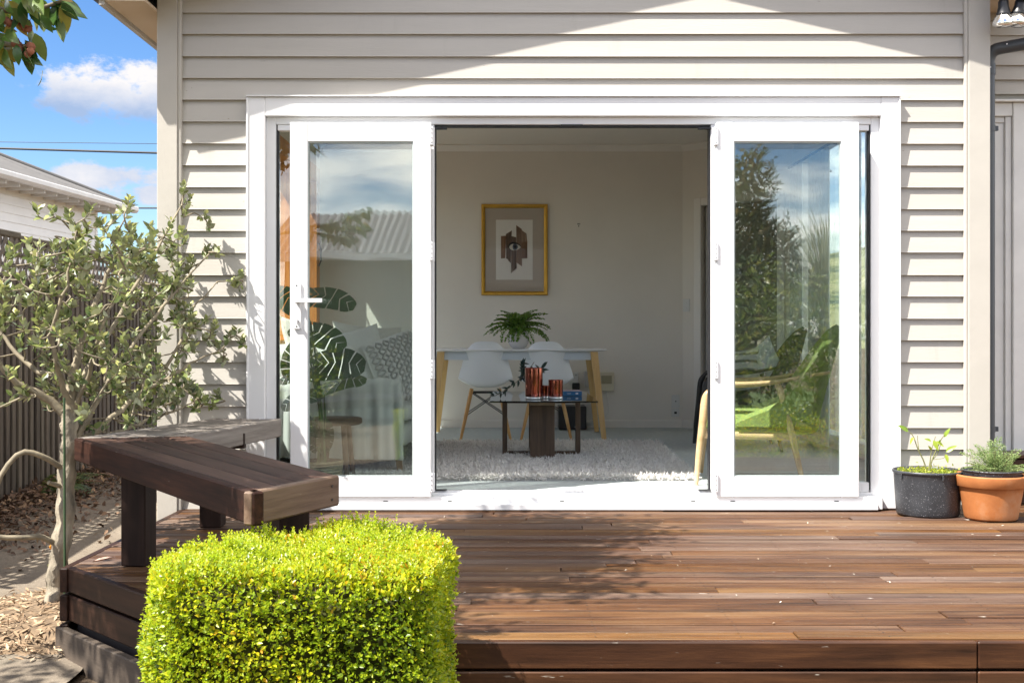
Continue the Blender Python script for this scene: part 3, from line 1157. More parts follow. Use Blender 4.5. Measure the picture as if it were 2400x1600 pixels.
row = 0
y1 = -.03
XE = 4.3
while y1 - BP > YF - .04:
    y0 = y1 - BP + GAP
    joints = []
    x = left_x((y0 + y1) / 2) + rng.uniform(.6, 2.6)
    while x < XE - .6:
        joints.append(x)
        x += rng.choice([1.2, 1.65, 2.1, 2.55, 3.0])
    ends = [None] + joints + [None]
    jog = rng.uniform(-.0012, .0012)
    for i in range(len(ends) - 1):
        sk = rng.uniform(-.006, .006)
        a0 = left_x(y0) if ends[i] is None else ends[i] + .0015
        a1 = left_x(y1) if ends[i] is None else ends[i] + .0015 + sk
        b0 = XE if ends[i + 1] is None else ends[i + 1] - .0015
        b1 = b0
        if (ends[i] is None) and y0 < DV.y < y1:
            poly = [(a0, y0), (b0, y0), (b1, y1), (a1, y1), (DV.x + .03, DV.y)]
        else:
            poly = [(a0, y0), (b0, y0), (b1, y1), (a1, y1)]
        wob = rng.uniform(-.0012, .0012)
        c = Vector(((a0 + b0) / 2, (y0 + y1) / 2))
        g = G()
        g.slab([(p[0] - c.x, p[1] - c.y + wob) for p in poly], -.021, 0, .0025)
        dz = rng.uniform(-.0035, .0015) if rng.random() > .12 else rng.uniform(-.006, .003)
        g.build('deck_plank', M['deck'], deck, (c.x, c.y, dz), (rng.uniform(-.022, .022), 0, 0))
    y1 -= BP
    row += 1
YEDGE = y1 + .001
# front boards
FYF = -2.775
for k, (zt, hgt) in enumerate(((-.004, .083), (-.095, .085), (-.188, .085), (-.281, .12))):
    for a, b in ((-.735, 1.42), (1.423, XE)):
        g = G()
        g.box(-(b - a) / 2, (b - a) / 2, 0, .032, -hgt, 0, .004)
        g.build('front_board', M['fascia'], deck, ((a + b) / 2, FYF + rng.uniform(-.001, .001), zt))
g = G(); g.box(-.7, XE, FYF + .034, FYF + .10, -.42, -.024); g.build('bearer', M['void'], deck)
# angled left end: two boards, a dark bearer and a wide base board standing proud
dv = (DF - DV)
LL = dv.length
ang = math.atan2(dv.y, dv.x)
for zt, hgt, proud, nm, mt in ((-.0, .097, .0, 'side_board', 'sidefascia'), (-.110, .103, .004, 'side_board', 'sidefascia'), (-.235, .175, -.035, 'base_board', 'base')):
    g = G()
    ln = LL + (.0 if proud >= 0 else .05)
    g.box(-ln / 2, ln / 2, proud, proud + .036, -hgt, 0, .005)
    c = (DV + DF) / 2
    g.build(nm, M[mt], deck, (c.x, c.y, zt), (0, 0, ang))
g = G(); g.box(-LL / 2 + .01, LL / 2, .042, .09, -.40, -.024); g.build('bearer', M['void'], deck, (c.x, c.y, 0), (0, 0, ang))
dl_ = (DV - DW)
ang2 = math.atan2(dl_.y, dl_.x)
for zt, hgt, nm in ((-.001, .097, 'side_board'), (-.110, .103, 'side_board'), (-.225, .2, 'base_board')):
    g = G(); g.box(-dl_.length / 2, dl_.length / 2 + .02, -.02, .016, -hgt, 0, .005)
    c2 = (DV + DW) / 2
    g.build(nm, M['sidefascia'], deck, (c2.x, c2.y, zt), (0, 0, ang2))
g = G()
for r in range(29):
    yc = -.03 - r * BP - .043
    for k in range(13):
        x = -1.55 + k * .452
        if x < left_x(yc) + .05:
            continue
        for s in (-.024, .024):
            cx, cy = x + rng.gauss(0, .003), yc + s + rng.gauss(0, .002)
            g.add([(cx + .0034 * math.cos(q * 1.0472), cy + .0034 * math.sin(q * 1.0472), .0022) for q in range(6)], [tuple(range(6))])
g.build('nail_heads', M['void'], deck, kind='stuff')
# dark sheet added under the boards to stand in for shade in the gaps
g = G(); g.slab([(-1.70, -.03), (-1.72, -1.6), (-.70, -2.70), (XE, -2.70), (XE, .46), (2.56, .46), (2.56, -.03)][:0] or [(-1.70, -.05), (-1.74, -1.62), (-.70, -2.69), (XE, -2.69), (XE, -.05)], -.10, -.05)
g.build('gap_shade_sheet', M['void'], deck)
# deck continues past the corner of the house
y1b = -.03
for k in range(5):
    g = G()
    g.slab([(-.9, 0), (.9, 0), (.9, .089), (-.9, .089)], -.021, 0, .0025)
    g.build('deck_plank', M['deck'], deck, (2.56 + .9, y1b + .005 + k * .094, rng.uniform(-.002, .001)))

step = thing('timber_step', 'dark timber step box below the recessed side door', 'step', (2.66, .14, 0))
for k in range(3):
    g = G(); g.box(0, 1.6, 0, .03, .004 + k * .083, .083 + k * .083, .004); g.build('riser_board', M['fascia'], step)
for k in range(3):
    g = G(); g.box(0, 1.6, -.012 + k * .087, .070 + k * .087, .2535, .2725, .003); g.build('tread_board', M['fascia'], step)

# ---------------------------------------------------------------- bench
HB, FH, TH = .49, .095, .034
bO, bN, bE, bI = Vector((-1.869, -1.32)), Vector((-.727, -3.07)), Vector((-.542, -2.66)), Vector((-1.412, -1.196))
fI, fO = Vector((-1.212, -.13)), Vector((-1.574, -.13))
bench = thing('corner_bench', 'dark stained corner bench of thick boards on square posts, one arm coloured as partly sunlit', 'bench', (-1.5, -1.6, 0))
BOFF = Vector((1.5, 1.6))


def arm(o0, o1, i0, i1, nb, mat, lo, hi):
    """boards between an outer line o0->o1 and an inner line i0->i1"""
    for k in range(nb):
        t0, t1 = lo + (hi - lo) * k / nb, lo + (hi - lo) * (k + 1) / nb
        a, b = o0.lerp(i0, t0), o1.lerp(i1, t0)
        c, d = o1.lerp(i1, t1), o0.lerp(i0, t1)
        u = (b - a).normalized()
        nrm = Vector((-u.y, u.x))
        if nrm.dot(d - a) < 0:
            nrm = -nrm
        gp = .0034
        a, b, c, d = a + nrm * gp + u * .002, b + nrm * gp - u * .002, c - nrm * gp - u * .002, d - nrm * gp + u * .002
        mid = (a + b + c + d) / 4
        an = math.atan2(u.y, u.x)
        Rm = Matrix.Rotation(-an, 2)
        g = G()
        g.slab([tuple(Rm @ (p - mid)) for p in (a, b, c, d)], -.036, 0, .004)
        g.build('seat_plank', mat, bench, (mid.x + BOFF.x, mid.y + BOFF.y, HB + rng.uniform(-.002, .002)), (rng.uniform(-.006, .006), 0, an))


def edge_board(p, q, mat, name='edge_board', h=FH, t=TH, inside=1, top=HB + .001, label=None, cut=0.0):
    u = (q - p).normalized()
    an = math.atan2(u.y, u.x)
    ln = (q - p).length
    g = G()
    g.box(-ln / 2, ln / 2 - cut, 0 if inside > 0 else -t, t if inside > 0 else 0, -h, 0, .005)
    m = (p + q) / 2
    o = g.build(name, mat, bench, (m.x + BOFF.x, m.y + BOFF.y, top), (0, 0, an))
    if label:
        o['label'] = label
    return o


wf = .075
arm(bO, bN.lerp(bE, .0) + (bO - bN).normalized() * .036, bI, bE + (bI - bE).normalized() * .036, 4, M['bench'], wf, .995)
arm(bO, fO, bI, fI, 4, M['benchgrey'], .01, 1 - .085)
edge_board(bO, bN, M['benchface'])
edge_board(bN + (bO - bN).normalized() * .003, bE, M['benchend'], t=.033)
edge_board(bI, fI, M['benchgrey'], inside=1, t=.034)
for k, (x, y, rz) in enumerate(((-1.515, -1.57, -.15), (-1.455, -.61, 0.0), (-.72, -2.58, -.95))):
    g = G(); g.box(-.052, .052, -.052, .052, .002, HB - .037, .004)
    g.build('post', M['post'], bench, (x + BOFF.x, y + BOFF.y, 0), (0, 0, rz))
for a, b in ((Vector((-1.66, -1.60)), Vector((-1.32, -1.40))), (Vector((-.93, -2.66)), Vector((-.60, -2.46))), (Vector((-1.62, -.60)), Vector((-1.30, -.60)))):
    u = b - a
    g = G(); g.box(-u.length / 2, u.length / 2, -.023, .023, -.075, 0, .003)
    g.build('bearer', M['post'], bench, ((a.x + b.x) / 2 + BOFF.x, (a.y + b.y) / 2 + BOFF.y, HB - .0365), (0, 0, math.atan2(u.y, u.x)))
g = G()
for t in (.08, .9):
    for z in (-.028, -.07):
        p = bN.lerp(bE, t)
        u = (bE - bN).normalized()
        nn = Vector((u.y, -u.x))
        q = p + nn * .0015
        g.tube([(q.x + BOFF.x, q.y + BOFF.y, HB + z), (q.x + nn.x * .001 + BOFF.x, q.y + nn.y * .001 + BOFF.y, HB + z)], .0042, 8)
g.build('nail_head', M['black'], bench)

# ---------------------------------------------------------------- fence on the left
fence = thing('paling_fence', 'weathered grey paling fence with a lattice top along the left boundary', 'fence', (-3.6, 2.0, -.3))
FYA, FYB, FXX = -1.2, 6.2, 0.0
y = FYA
while y < FYB:
    w = rng.uniform(.056, .066)
    h = 1.655 + rng.uniform(-.006, .006)
    g = G(); g.box(-.011, .011, -w / 2, w / 2, -.05, h, .003)
    g.build('paling', M['paling'], fence, (rng.uniform(-.003, .003), y - 2.0, 0), (0, 0, rng.uniform(-.03, .03)))
    y += .106 + rng.uniform(-.003, .003)
y = FYA + .05
while y < FYB:
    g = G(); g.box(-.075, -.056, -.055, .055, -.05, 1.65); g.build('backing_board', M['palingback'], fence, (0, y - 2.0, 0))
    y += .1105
g = G()
for z in (.3, .95, 1.60):
    g.box(-.055, -.012, FYA - 2.0, FYB - 2.0, z - .045, z + .045)
g.build('rail', M['rail'], fence)
for yy in (-.9, 1.3, 3.5, 5.7):
    g = G(); g.box(-.17, -.077, yy - 2.045, yy - 1.955, -.3, 1.96); g.build('post', M['rail'], fence)
for a, b, dz in ((FYA, 2.28, .0), (2.28, FYB, -.018)):
    g = G(); g.box(-.045, .028, a - 2.0, b - 2.003, 1.93 + dz, 1.972 + dz, .006); g.build('top_rail', M['rail'], fence)
LH0, LH1 = 1.655, 1.935
hh = LH1 - LH0
for lay, s in ((0, 1), (1, -1)):
    g = G()
    ln = hh / math.sin(R(58))
    g.box(-ln / 2, ln / 2, -.005, .005, -.019, .019, .002)
    lm = g.mesh('lattice_slat', M['lattice'])
    y = FYA
    while y < FYB:
        o = place('lattice_slat', lm, fence, (.012 - lay * .011 + .002, y - 2.0, (LH0 + LH1) / 2 - .004), (0, 0, 0))
        o.rotation_euler = Euler((R(58) * s, 0, 0)).to_matrix().to_4x4().to_euler()
        o.rotation_euler = (Matrix.Rotation(R(90), 4, 'Z') @ Matrix.Rotation(-R(58) * s, 4, 'Y')).to_euler()
        y += .0985

# ---------------------------------------------------------------- neighbour's house
nb = thing('neighbour_house', 'white weatherboard house with grey hipped iron roof beyond the fence', 'house', (-8.5, 18.0, -.52))
M['nbwall'] = plain('white_weatherboard', (.82, .82, .81), .6, .04, 2)
M['nbwarm'] = plain('cream_eave_paint', (.66, .62, .55), .6, .04, 3)
M['nbgut'] = plain('white_gutter', (.66, .65, .63), .4, .08, 3)
d = Vector((.0629, 1, 0)).normalized()
NA = math.atan2(d.y, d.x) - math.pi / 2
nb.rotation_euler = (0, 0, NA)
NL = 9.0
g = G(); g.box(-5.2, -.02, -NL, 0, 0, 4.02); g.build('wall', M['nbwall'], nb)
for k in range(26):
    z = .1 + k * .15
    g = G(); g.extrude([(0.0, z), (.022, z), (.006, z + .155), (0.0, z + .155)][::-1], 1, -NL, -.09)
    g.build('weatherboard', M['nbwall'], nb)
g = G(); g.box(-.04, .032, -.09, .0, 0, 4.02); g.build('corner_board', M['nbwall'], nb)
EV = .52
g = G(); g.box(.0, .03, -NL, .0, 3.86, 4.015, .004); g.build('frieze_board', M['nbwarm'], nb)
g = G(); g.box(-.02, EV, -NL, EV, 4.02, 4.035); g.build('eave_lining', M['nbwarm'], nb)
for k in range(18):
    y = -.07 - k * .47
    g = G(); g.box(.028, EV - .03, y - .022, y + .022, 3.93, 4.0195, .003); g.build('rafter_end', M['nbgut'], nb)
g = G(); g.box(.028, EV - .03, .2, .244, 3.93, 4.0195, .003); g.build('rafter_end', M['nbgut'], nb)
g = G()
g.extrude([(EV, 3.985), (EV + .085, 3.985), (EV + .125, 4.03), (EV + .125, 4.10), (EV + .105, 4.115), (EV, 4.10)][::-1], 1, -NL, EV + .12)
g.build('gutter', M['nbgut'], nb)
# corrugated hip roof
RS = .42
def roofz(x):
    return 4.10 + RS * (EV + .05 - x)
g = G()
v, f = [], []
ny = 380
for j in range(ny + 1):
    y = -NL + (NL + EV + .08) * j / ny
    w = .013 * math.cos(j * math.pi)
    ymax = EV + .08
    reach = max(.0, (ymax - y))
    for t in (0, 1):
        run = min(reach, 5.0) * t
        x = EV + .05 - run
        v.append((x, y, roofz(x) + w))
for j in range(ny):
    f.append((2 * j, 2 * j + 2, 2 * j + 3, 2 * j + 1))
g.add(v, f, True)
# the hip end facing away
v = [(EV + .05, EV + .08, roofz(EV + .05)), (EV + .05 - 5, EV + .08 - 5, roofz(EV + .05 - 5)), (EV - 10, EV + .08, roofz(EV + .05))]
g.add(v, [(0, 2, 1)])
g.build('roof', M['roofiron'], nb)
g = G(); g.tube([(EV + .04, EV + .07, roofz(EV + .05) + .02), (EV - 4.95, EV - 4.92, roofz(EV - 4.95) + .03)], .05, 8); g.build('hip_cap', M['roofiron'], nb)

# far hills and wires
M['hill'] = None
t = NT('pasture_hill')
v = t.coords((1, 1, 1), False)
a = t.noise(v, .02, 6, .6)
b = t.noise(v, .12, 6, .7)
col = t.ramp(t.math('ADD', t.math('MULTIPLY', a, .6), t.math('MULTIPLY', b, .4)), [(.40, (.06, .085, .06)), (.47, (.22, .22, .12)), (.58, (.34, .31, .19)), (.68, (.13, .15, .10))])
M['hill'] = t.done(t.bsdf(col, .95, 0, .1))
g = G()
def hillf(u, w):
    x = -420 + 620 * u
    y = 230 + 330 * w
    z = -2 + 42 * math.sin(math.pi * min(1, w * 1.0)) * (.62 + .3 * math.sin(u * 7.3 + 1.0) + .16 * math.sin(u * 19 + w * 5)) * (.6 + .4 * w)
    return (x, y, z)
g.grid(hillf, 70, 24)
tag(g.build('hills', M['hill']), kind='structure')
M['bushfar'] = plain('far_bush', (.05, .075, .05), .9, .4, .3)
farm = []
for k in range(34):
    x = -150 + k * 4.6 + rng.uniform(-1.5, 1.5)
    y = 240 + rng.uniform(-12, 25)
    farm.append((x, y))
n = 0
pos, dirs, scl = [], [], []
for x, y in farm:
    for q in range(26):
        pos.append((x + rng.gauss(0, 2.2), y + rng.gauss(0, 2), 4 + rng.random() * 6.5))
        scl.append(rng.uniform(1.0, 2.2))
tm = leaf_template(1, 1, .5, .2, 3)
rr = frames(rand_dirs(len(pos)), rand_dirs(len(pos)))
ft = place('far_woods', scatter('far_woods', tm, np.array(pos), rr, scl, M['bushfar']))
tag(ft, kind='stuff')
M['wire'] = plain('black_cable', (.02, .02, .022), .5)
def wire(z0, z1, r, y, lab):
    P = []
    for i in range(25):
        t = i / 24
        x = -22 + 28 * t
        P.append((x, y, z0 + (z1 - z0) * t - .03 * math.sin(math.pi * t)))
    g = G(); g.tube(P, r, 6, False)
    return tag(g.build('overhead_cable', M['wire']), lab, 'cable', 'overhead cables across the sky')
wire(4.81, 3.99, .022, 16.0, 'thick black overhead cable crossing below the big cloud')
wire(4.73, 4.43, .006, 16.2, 'thin upper overhead wire just above the thick black cable')
wire(3.99, 3.93, .02, 22.0, 'low cable behind the shrub tip at the corner of the house')
# ---------------------------------------------------------------- box hedge in front of the deck
M['box'] = leafmat('box_leaves', [(0.0, (.06, .12, .008)), (.3, (.22, .31, .012)), (.6, (.46, .49, .014)), (.85, (.58, .47, .02)), (1.0, (.60, .30, .02))], None, .34, .38, trans_gain=1.9)
M['boxtop'] = leafmat('box_tips', [(0.0, (.17, .29, .01)), (.5, (.34, .42, .014)), (1.0, (.49, .46, .03))], None, .4, .42, trans_gain=1.8)
M['twig'] = plain('twig_bark', (.17, .125, .08), .8, .3, 20, .4, 80)
M['hedgecore'] = plain('hedge_dark_core', (.035, .038, .012), .95, .5, 25, spec=.05)
HZ0, HZ1 = -.42, .358
HP = [Vector(p) for p in ((-.952, -3.28), (-.85, -3.56), (-.20, -3.52), (-.155, -3.18), (-.27, -2.87), (-.56, -2.80))]


def hull_sample(n, poly, z0, z1, r):
    """points and outward normals on the side and top of an upright rounded block"""
    cen = sum(poly, Vector((0, 0))) / len(poly)
    segs = [(poly[i], poly[(i + 1) % len(poly)]) for i in range(len(poly))]
    lens = np.array([(b - a).length for a, b in segs])
    per = lens.sum()
    P, N = [], []
    top_a = .5 * abs(sum(a.x * b.y - b.x * a.y for a, b in segs))
    side_a = per * (z1 - z0)
    cum = np.cumsum(lens)
    for _ in range(n):
        if rng.random() < side_a / (side_a + top_a * 1.15):
            s = rng.random() * per
            i = int(np.searchsorted(cum, s))
            i = min(i, len(segs) - 1)
            a, b = segs[i]
            t = (s - (cum[i] - lens[i])) / lens[i]
            p = a.lerp(b, t)
            # corner rounding: pull towards the middle near the ends
            e = min(t, 1 - t) * lens[i]
            q = max(0, r - e) / r
            p = p + (cen - p).normalized() * r * .42 * q * q
            u = (b - a).normalized()
            nn = Vector((u.y, -u.x))
            if nn.dot(p - cen) < 0:
                nn = -nn
            nn = (nn + (p - cen).normalized() * q).normalized()
            z = z0 + (z1 - z0) * rng.random()
            k = max(0, z - (z1 - r)) / r
            p = p + (cen - p).normalized() * r * .5 * k * k
            P.append((p.x, p.y, z))
            N.append((nn.x * (1 - .5 * k), nn.y * (1 - .5 * k), .15 + .7 * k))
        else:
            while True:
                x = rng.uniform(min(p.x for p in poly), max(p.x for p in poly))
                y = rng.uniform(min(p.y for p in poly), max(p.y for p in poly))
                if all(((b - a).x * (y - a.y) - (b - a).y * (x - a.x)) * sgn >= 0 for a, b in segs):
                    break
            dmin = min(abs(((b - a).x * (y - a.y) - (b - a).y * (x - a.x)) / (b - a).length) for a, b in segs)
            k = max(0, r - dmin) / r
            P.append((x, y, z1 - r * .5 * k * k))
            N.append((0, 0, 1))
    return np.array(P), np.array(N)


area = sum(HP[i].x * HP[(i + 1) % 6].y - HP[(i + 1) % 6].x * HP[i].y for i in range(6))
sgn = 1 if area > 0 else -1
hedge = thing('box_hedge', 'clipped bright yellow-green box hedge cube in front of the bench', 'hedge', (-.55, -3.2, -.42))
H0 = np.array([-.55, -3.2, -.42])
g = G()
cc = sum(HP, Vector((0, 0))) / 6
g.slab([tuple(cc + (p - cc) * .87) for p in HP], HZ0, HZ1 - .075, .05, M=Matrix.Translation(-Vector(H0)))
g.build('dark_core', M['hedgecore'], hedge)  # solid dark block in place of the shade inside the hedge
ltm = leaf_template(.0130, .0078, .3, .12, 3, .62)
P_, N_ = hull_sample(50000, HP, HZ0 + .05, HZ1, .062)
lump = np.array([.012 * math.sin(p[0] * 21 + p[2] * 13) + .010 * math.sin(p[1] * 27 + p[0] * 9 + 2) + .008 * math.sin(p[2] * 31 + p[0] * 17) for p in P_])
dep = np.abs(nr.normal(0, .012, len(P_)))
pos = P_ - N_ * dep[:, None] + N_ * lump[:, None] + nr.normal(0, .004, (len(P_), 3))
dirs = N_ * .75 + rand_dirs(len(P_)) * .8 + np.array([0, 0, .35])
ups = N_ * .5 + np.array([-.2, -.2, .9]) + rand_dirs(len(P_)) * .7
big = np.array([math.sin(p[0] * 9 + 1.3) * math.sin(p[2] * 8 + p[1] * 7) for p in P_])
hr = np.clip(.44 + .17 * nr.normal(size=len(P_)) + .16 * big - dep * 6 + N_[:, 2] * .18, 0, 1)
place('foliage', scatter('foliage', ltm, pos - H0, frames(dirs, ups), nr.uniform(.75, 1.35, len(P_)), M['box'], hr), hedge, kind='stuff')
# leafy shoots: little upright sprigs, long on the top, short on the sides
Pt, Nt = hull_sample(5400, HP, HZ0 + .1, HZ1, .062)
pos, dirs, ups, scl, rv = [], [], [], [], []
gs = G()
for p, nn in zip(Pt, Nt):
    top = nn[2] > .55
    ln = rng.uniform(.016, .034) * (1.2 if top else .8)
    if top and rng.random() < .05:
        ln *= 1.4
    ax_ = Vector(nn) * (.75 if not top else .6) + Vector((rng.gauss(0, .25), rng.gauss(0, .25), .65 if top else .5))
    ax_.normalize()
    b = Vector(p) - Vector(nn) * .006
    b += Vector(nn) * (.012 * math.sin(p[0] * 21 + p[2] * 13) + .010 * math.sin(p[1] * 27 + p[0] * 9 + 2))
    side = ax_.cross(Vector((rng.random() - .5, rng.random() - .5, rng.random() - .5))).normalized()
    oth = ax_.cross(side)
    npair = max(2, int(ln / .0075))
    c0 = rng.random() * (.8 if not top else 1)
    for k in range(npair):
        t = (k + .6) / npair
        q = b + ax_ * ln * t
        s2 = side if k % 2 else oth
        for sg in (1, -1):
            dv_ = s2 * sg * (1 - .55 * t) + ax_ * (.35 + .9 * t)
            pos.append(q); dirs.append(dv_); ups.append(ax_)
            scl.append((1.0 - .35 * t) * rng.uniform(.8, 1.1))
            rv.append(min(1, max(0, .25 * c0 + .65 * t + rng.gauss(0, .08))))
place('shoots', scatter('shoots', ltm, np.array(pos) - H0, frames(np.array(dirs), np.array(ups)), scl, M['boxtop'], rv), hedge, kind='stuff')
g = G()
for k in range(40):
    p = cc + Vector((rng.uniform(-.26, .24), rng.uniform(-.22, .2)))
    q = p + Vector((rng.uniform(-.06, .06), rng.uniform(-.06, .06)))
    g.tube([(p.x - H0[0], p.y - H0[1], 0), (q.x - H0[0], q.y - H0[1], .74)], [.007, .003], 5, False)
g.build('stems', M['twig'], hedge, kind='stuff')

# ---------------------------------------------------------------- grey-green shrub beside the bench
M['bark'] = plain('pale_flaking_bark', (.25, .215, .16), .85, .62, 20, 1.0, 46, stretch=(1, 1, .35), bdist=.012)
M['branch'] = plain('branch_bark', (.22, .185, .125), .8, .4, 22, .4, 70)
M['fjleaf'] = leafmat('shrub_leaves', [(0.0, (.05, .085, .026)), (.4, (.155, .20, .055)), (.75, (.34, .375, .11)), (1.0, (.55, .54, .18))], (.40, .42, .27), .38, .22, False, trans_gain=1.3)
M['fjleaf2'] = leafmat('shrub_leaves_joined', [(0.0, (.05, .085, .026)), (.4, (.155, .20, .055)), (.75, (.34, .375, .11)), (1.0, (.55, .54, .18))], (.40, .42, .27), .38, .22, True, trans_gain=1.3)
TB = Vector((-2.0, -1.12, -.30))
fj = thing('shrub_tree', 'small grey-green leafed tree with a pale flaking trunk left of the bench', 'tree', TB)


def tw(pts):
    return [Vector(p) - TB for p in pts]


trunk = [(-2.025, -1.12, -.33), (-2.015, -1.12, -.1), (-1.985, -1.12, .1), (-1.98, -1.11, .3), (-1.965, -1.12, .47), (-1.975, -1.11, .60)]
g = G()
tp = curve_pts(tw(trunk), 52)
g.tube(tp, [.043 - .010 * i / 52 + .004 * math.sin(i * .85) + (.012 if i < 6 else 0) for i in range(53)], 18)
g.v = [(x + rng.gauss(0, .0028), y + rng.gauss(0, .0028), z + rng.gauss(0, .003)) for x, y, z in g.v]
g.build('trunk', M['bark'], fj)
limbs = [
    ([(-1.975, -1.11, .56), (-2.06, -1.15, .66), (-2.16, -1.2, .72), (-2.25, -1.25, .86), (-2.33, -1.28, 1.02)], .022),
    ([(-1.965, -1.11, .55), (-1.95, -1.1, .74), (-1.94, -1.08, .86), (-1.895, -1.06, 1.0), (-1.86, -1.0, 1.15), (-1.80, -.95, 1.30)], .024),
    ([(-1.95, -1.1, .45), (-1.87, -1.05, .62), (-1.80, -.88, .82), (-1.74, -.66, 1.0), (-1.68, -.42, 1.16), (-1.58, -.2, 1.36)], .015),
    ([(-1.96, -1.12, .42), (-1.86, -.98, .52), (-1.78, -.75, .64), (-1.68, -.5, .74), (-1.58, -.28, .82)], .017),
    ([(-1.97, -1.12, .62), (-1.98, -1.2, .78), (-1.99, -1.25, .95), (-1.93, -1.25, 1.15), (-1.90, -1.2, 1.38)], .014),
    ([(-1.94, -1.1, .40), (-1.88, -.9, .46), (-1.80, -.66, .50), (-1.70, -.42, .55), (-1.62, -.25, .60)], .013),
    ([(-1.97, -1.1, .68), (-2.06, -1.0, .74), (-2.2, -.95, .78), (-2.35, -.9, .92), (-2.46, -.9, 1.05)], .018),
    ([(-1.955, -1.08, .66), (-1.90, -.9, .88), (-1.84, -.66, 1.12), (-1.78, -.42, 1.36), (-1.72, -.2, 1.60)], .014),
    ([(-1.96, -1.1, .58), (-1.87, -1.15, .75), (-1.80, -1.2, .95), (-1.72, -1.15, 1.15), (-1.70, -1.05, 1.40)], .012),
    ([(-1.74, -.62, .70), (-1.68, -.42, .86), (-1.66, -.34, 1.0), (-1.62, -.24, 1.10), (-1.54, -.18, 1.2)], .010),
]
for P, r in limbs:
    cp = curve_pts(tw(P), 16)
    g = G(); g.tube([p + Vector((rng.gauss(0, .004), rng.gauss(0, .004), rng.gauss(0, .004))) for p in cp], [r * (1 - .72 * i / 16) for i in range(17)], 8)
    g.build('limb', M['branch'], fj)
# bare pruned branches low down
for P, r in (([(-1.99, -1.13, .34), (-2.05, -1.2, .40), (-2.13, -1.25, .42), (-2.20, -1.3, .31), (-2.22, -1.3, .18), (-2.28, -1.33, .12)], .013),
             ([(-2.01, -1.13, -.0), (-2.06, -1.2, .05), (-2.12, -1.25, .055), (-2.22, -1.3, .07), (-2.30, -1.32, .13), (-2.34, -1.3, .22), (-2.33, -1.3, .3)], .013),
             ([(-1.99, -1.13, .26), (-2.03, -1.19, .285)], .012)):
    cp = curve_pts(tw(P), 14 if len(P) > 2 else 3)
    g = G(); g.tube(cp, [r * (1 - .35 * i / len(cp)) for i in range(len(cp))], 8)
    g.build('pruned_branch', M['branch'], fj)
nodes = []
for P, r in limbs:
    cp = curve_pts([Vector(p) for p in P], 16)
    for i, p in enumerate(cp):
        if i > 4:
            nodes.append((p, (cp[min(i + 1, 16)] - cp[i - 1]).normalized()))
tgt = []
for _ in range(3000):
    a, b = rng.uniform(0, 2 * math.pi), rng.uniform(-1, 1)
    rr_ = rng.uniform(.45, 1.0)
    s = math.sqrt(1 - b * b)
    p = Vector((-1.80 + .62 * rr_ * s * math.cos(a), -1.0 + .52 * rr_ * s * math.sin(a), 1.0 + .56 * rr_ * b))
    if p.y > -.16 or p.x > -1.27 or (p.x > -1.5 and p.z > 1.25) or p.z < .52 and p.x > -1.25:
        continue
    tgt.append(p)
tgt = [p for p in tgt if p.x < -1.62][:215]
right = [(-1.72, -.16, 1.68), (-1.70, -.14, 1.62), (-1.71, -.18, 1.56), (-1.62, -.12, 1.54), (-1.60, -.10, 1.49), (-1.45, -.10, 1.22), (-1.46, -.08, 1.18), (-1.56, -.1, 1.36), (-1.50, -.12, .90), (-1.46, -.1, .93),
         (-1.52, -.14, .78), (-1.60, -.2, .575), (-1.56, -.18, .55), (-1.64, -.24, .55), (-1.53, -.2, .60), (-1.42, -.12, .88)]
for _ in range(125):
    z = rng.uniform(.54, 1.46)
    right.append((rng.uniform(-1.98, -1.58 + .05 * math.sin(z * 9)), rng.uniform(-.62, -.09), z))
for p in right + [(-2.42, -1.1, 1.18), (-2.35, -1.1, 1.12), (-2.5, -1.2, 1.02), (-2.28, -1.0, 1.28), (-1.88, -1.0, 1.42), (-1.96, -.9, 1.25), (-1.86, -.75, 1.50), (-1.88, -.8, 1.46)]:
    tgt.append(Vector(p))
tg = G()
lp, ld, lu, ls, lr = [], [], [], [], []
for t in tgt:
    best = min(nodes, key=lambda q: (q[0] - t).length + .25 * max(0, q[0].z - t.z))
    b = best[0]
    ln = (t - b).length
    mid = b.lerp(t, .5) + Vector((rng.gauss(0, .03), rng.gauss(0, .03), -.05 * ln + rng.gauss(0, .02)))
    cp = curve_pts([b, mid, t, t + Vector((0, 0, .04)) + (t - mid) * .15], 9)
    tg.tube([p - TB for p in cp], [.0048 * (1 - .75 * i / 9) for i in range(10)], 5, False)
    for i in (4, 6, 8):
        nodes.append((cp[i], (cp[i] - cp[i - 1]).normalized()))
    npair = rng.randint(6, 9)
    for k in range(npair):
        f = .45 + .55 * (k + .5) / npair
        i = min(8, int(f * 9))
        q = cp[i].lerp(cp[i + 1], f * 9 - i)
        ax_ = (cp[i + 1] - cp[i]).normalized()
        sd = ax_.cross(Vector((rng.gauss(0, 1), rng.gauss(0, 1), rng.gauss(0, 1)))).normalized()
        for sg in (1, -1):
            if rng.random() < .10:
                continue
            dv_ = sd * sg * rng.uniform(.7, 1) + ax_ * rng.uniform(.45, 1.0) + Vector((0, 0, .25))
            lp.append(q + sd * sg * .003)
            ld.append(dv_)
            lu.append(Vector((0, 0, .8)) + ax_ * .6 + Vector((rng.gauss(0, .45), rng.gauss(0, .45), rng.gauss(0, .3))))
            ls.append(rng.uniform(.72, 1.18) * (.75 if k == npair - 1 else 1))
            lr.append(min(1, max(0, rng.gauss(.38, .2) + (.42 if k >= npair - 1 else 0) + .15 * (q.z - .9))))
tg.build('twigs', M['branch'], fj, kind='stuff')
ft = leaf_template(.040, .0235, .14, .10, 5, .72)
keep = [i for i in range(len(lp)) if lp[i].y < -.05]
lp, ld, lu, ls, lr = ([L_[i] for i in keep] for L_ in (lp, ld, lu, ls, lr))
order = sorted(range(len(lp)), key=lambda i: lp[i].y)[:300]
sel = set(order)
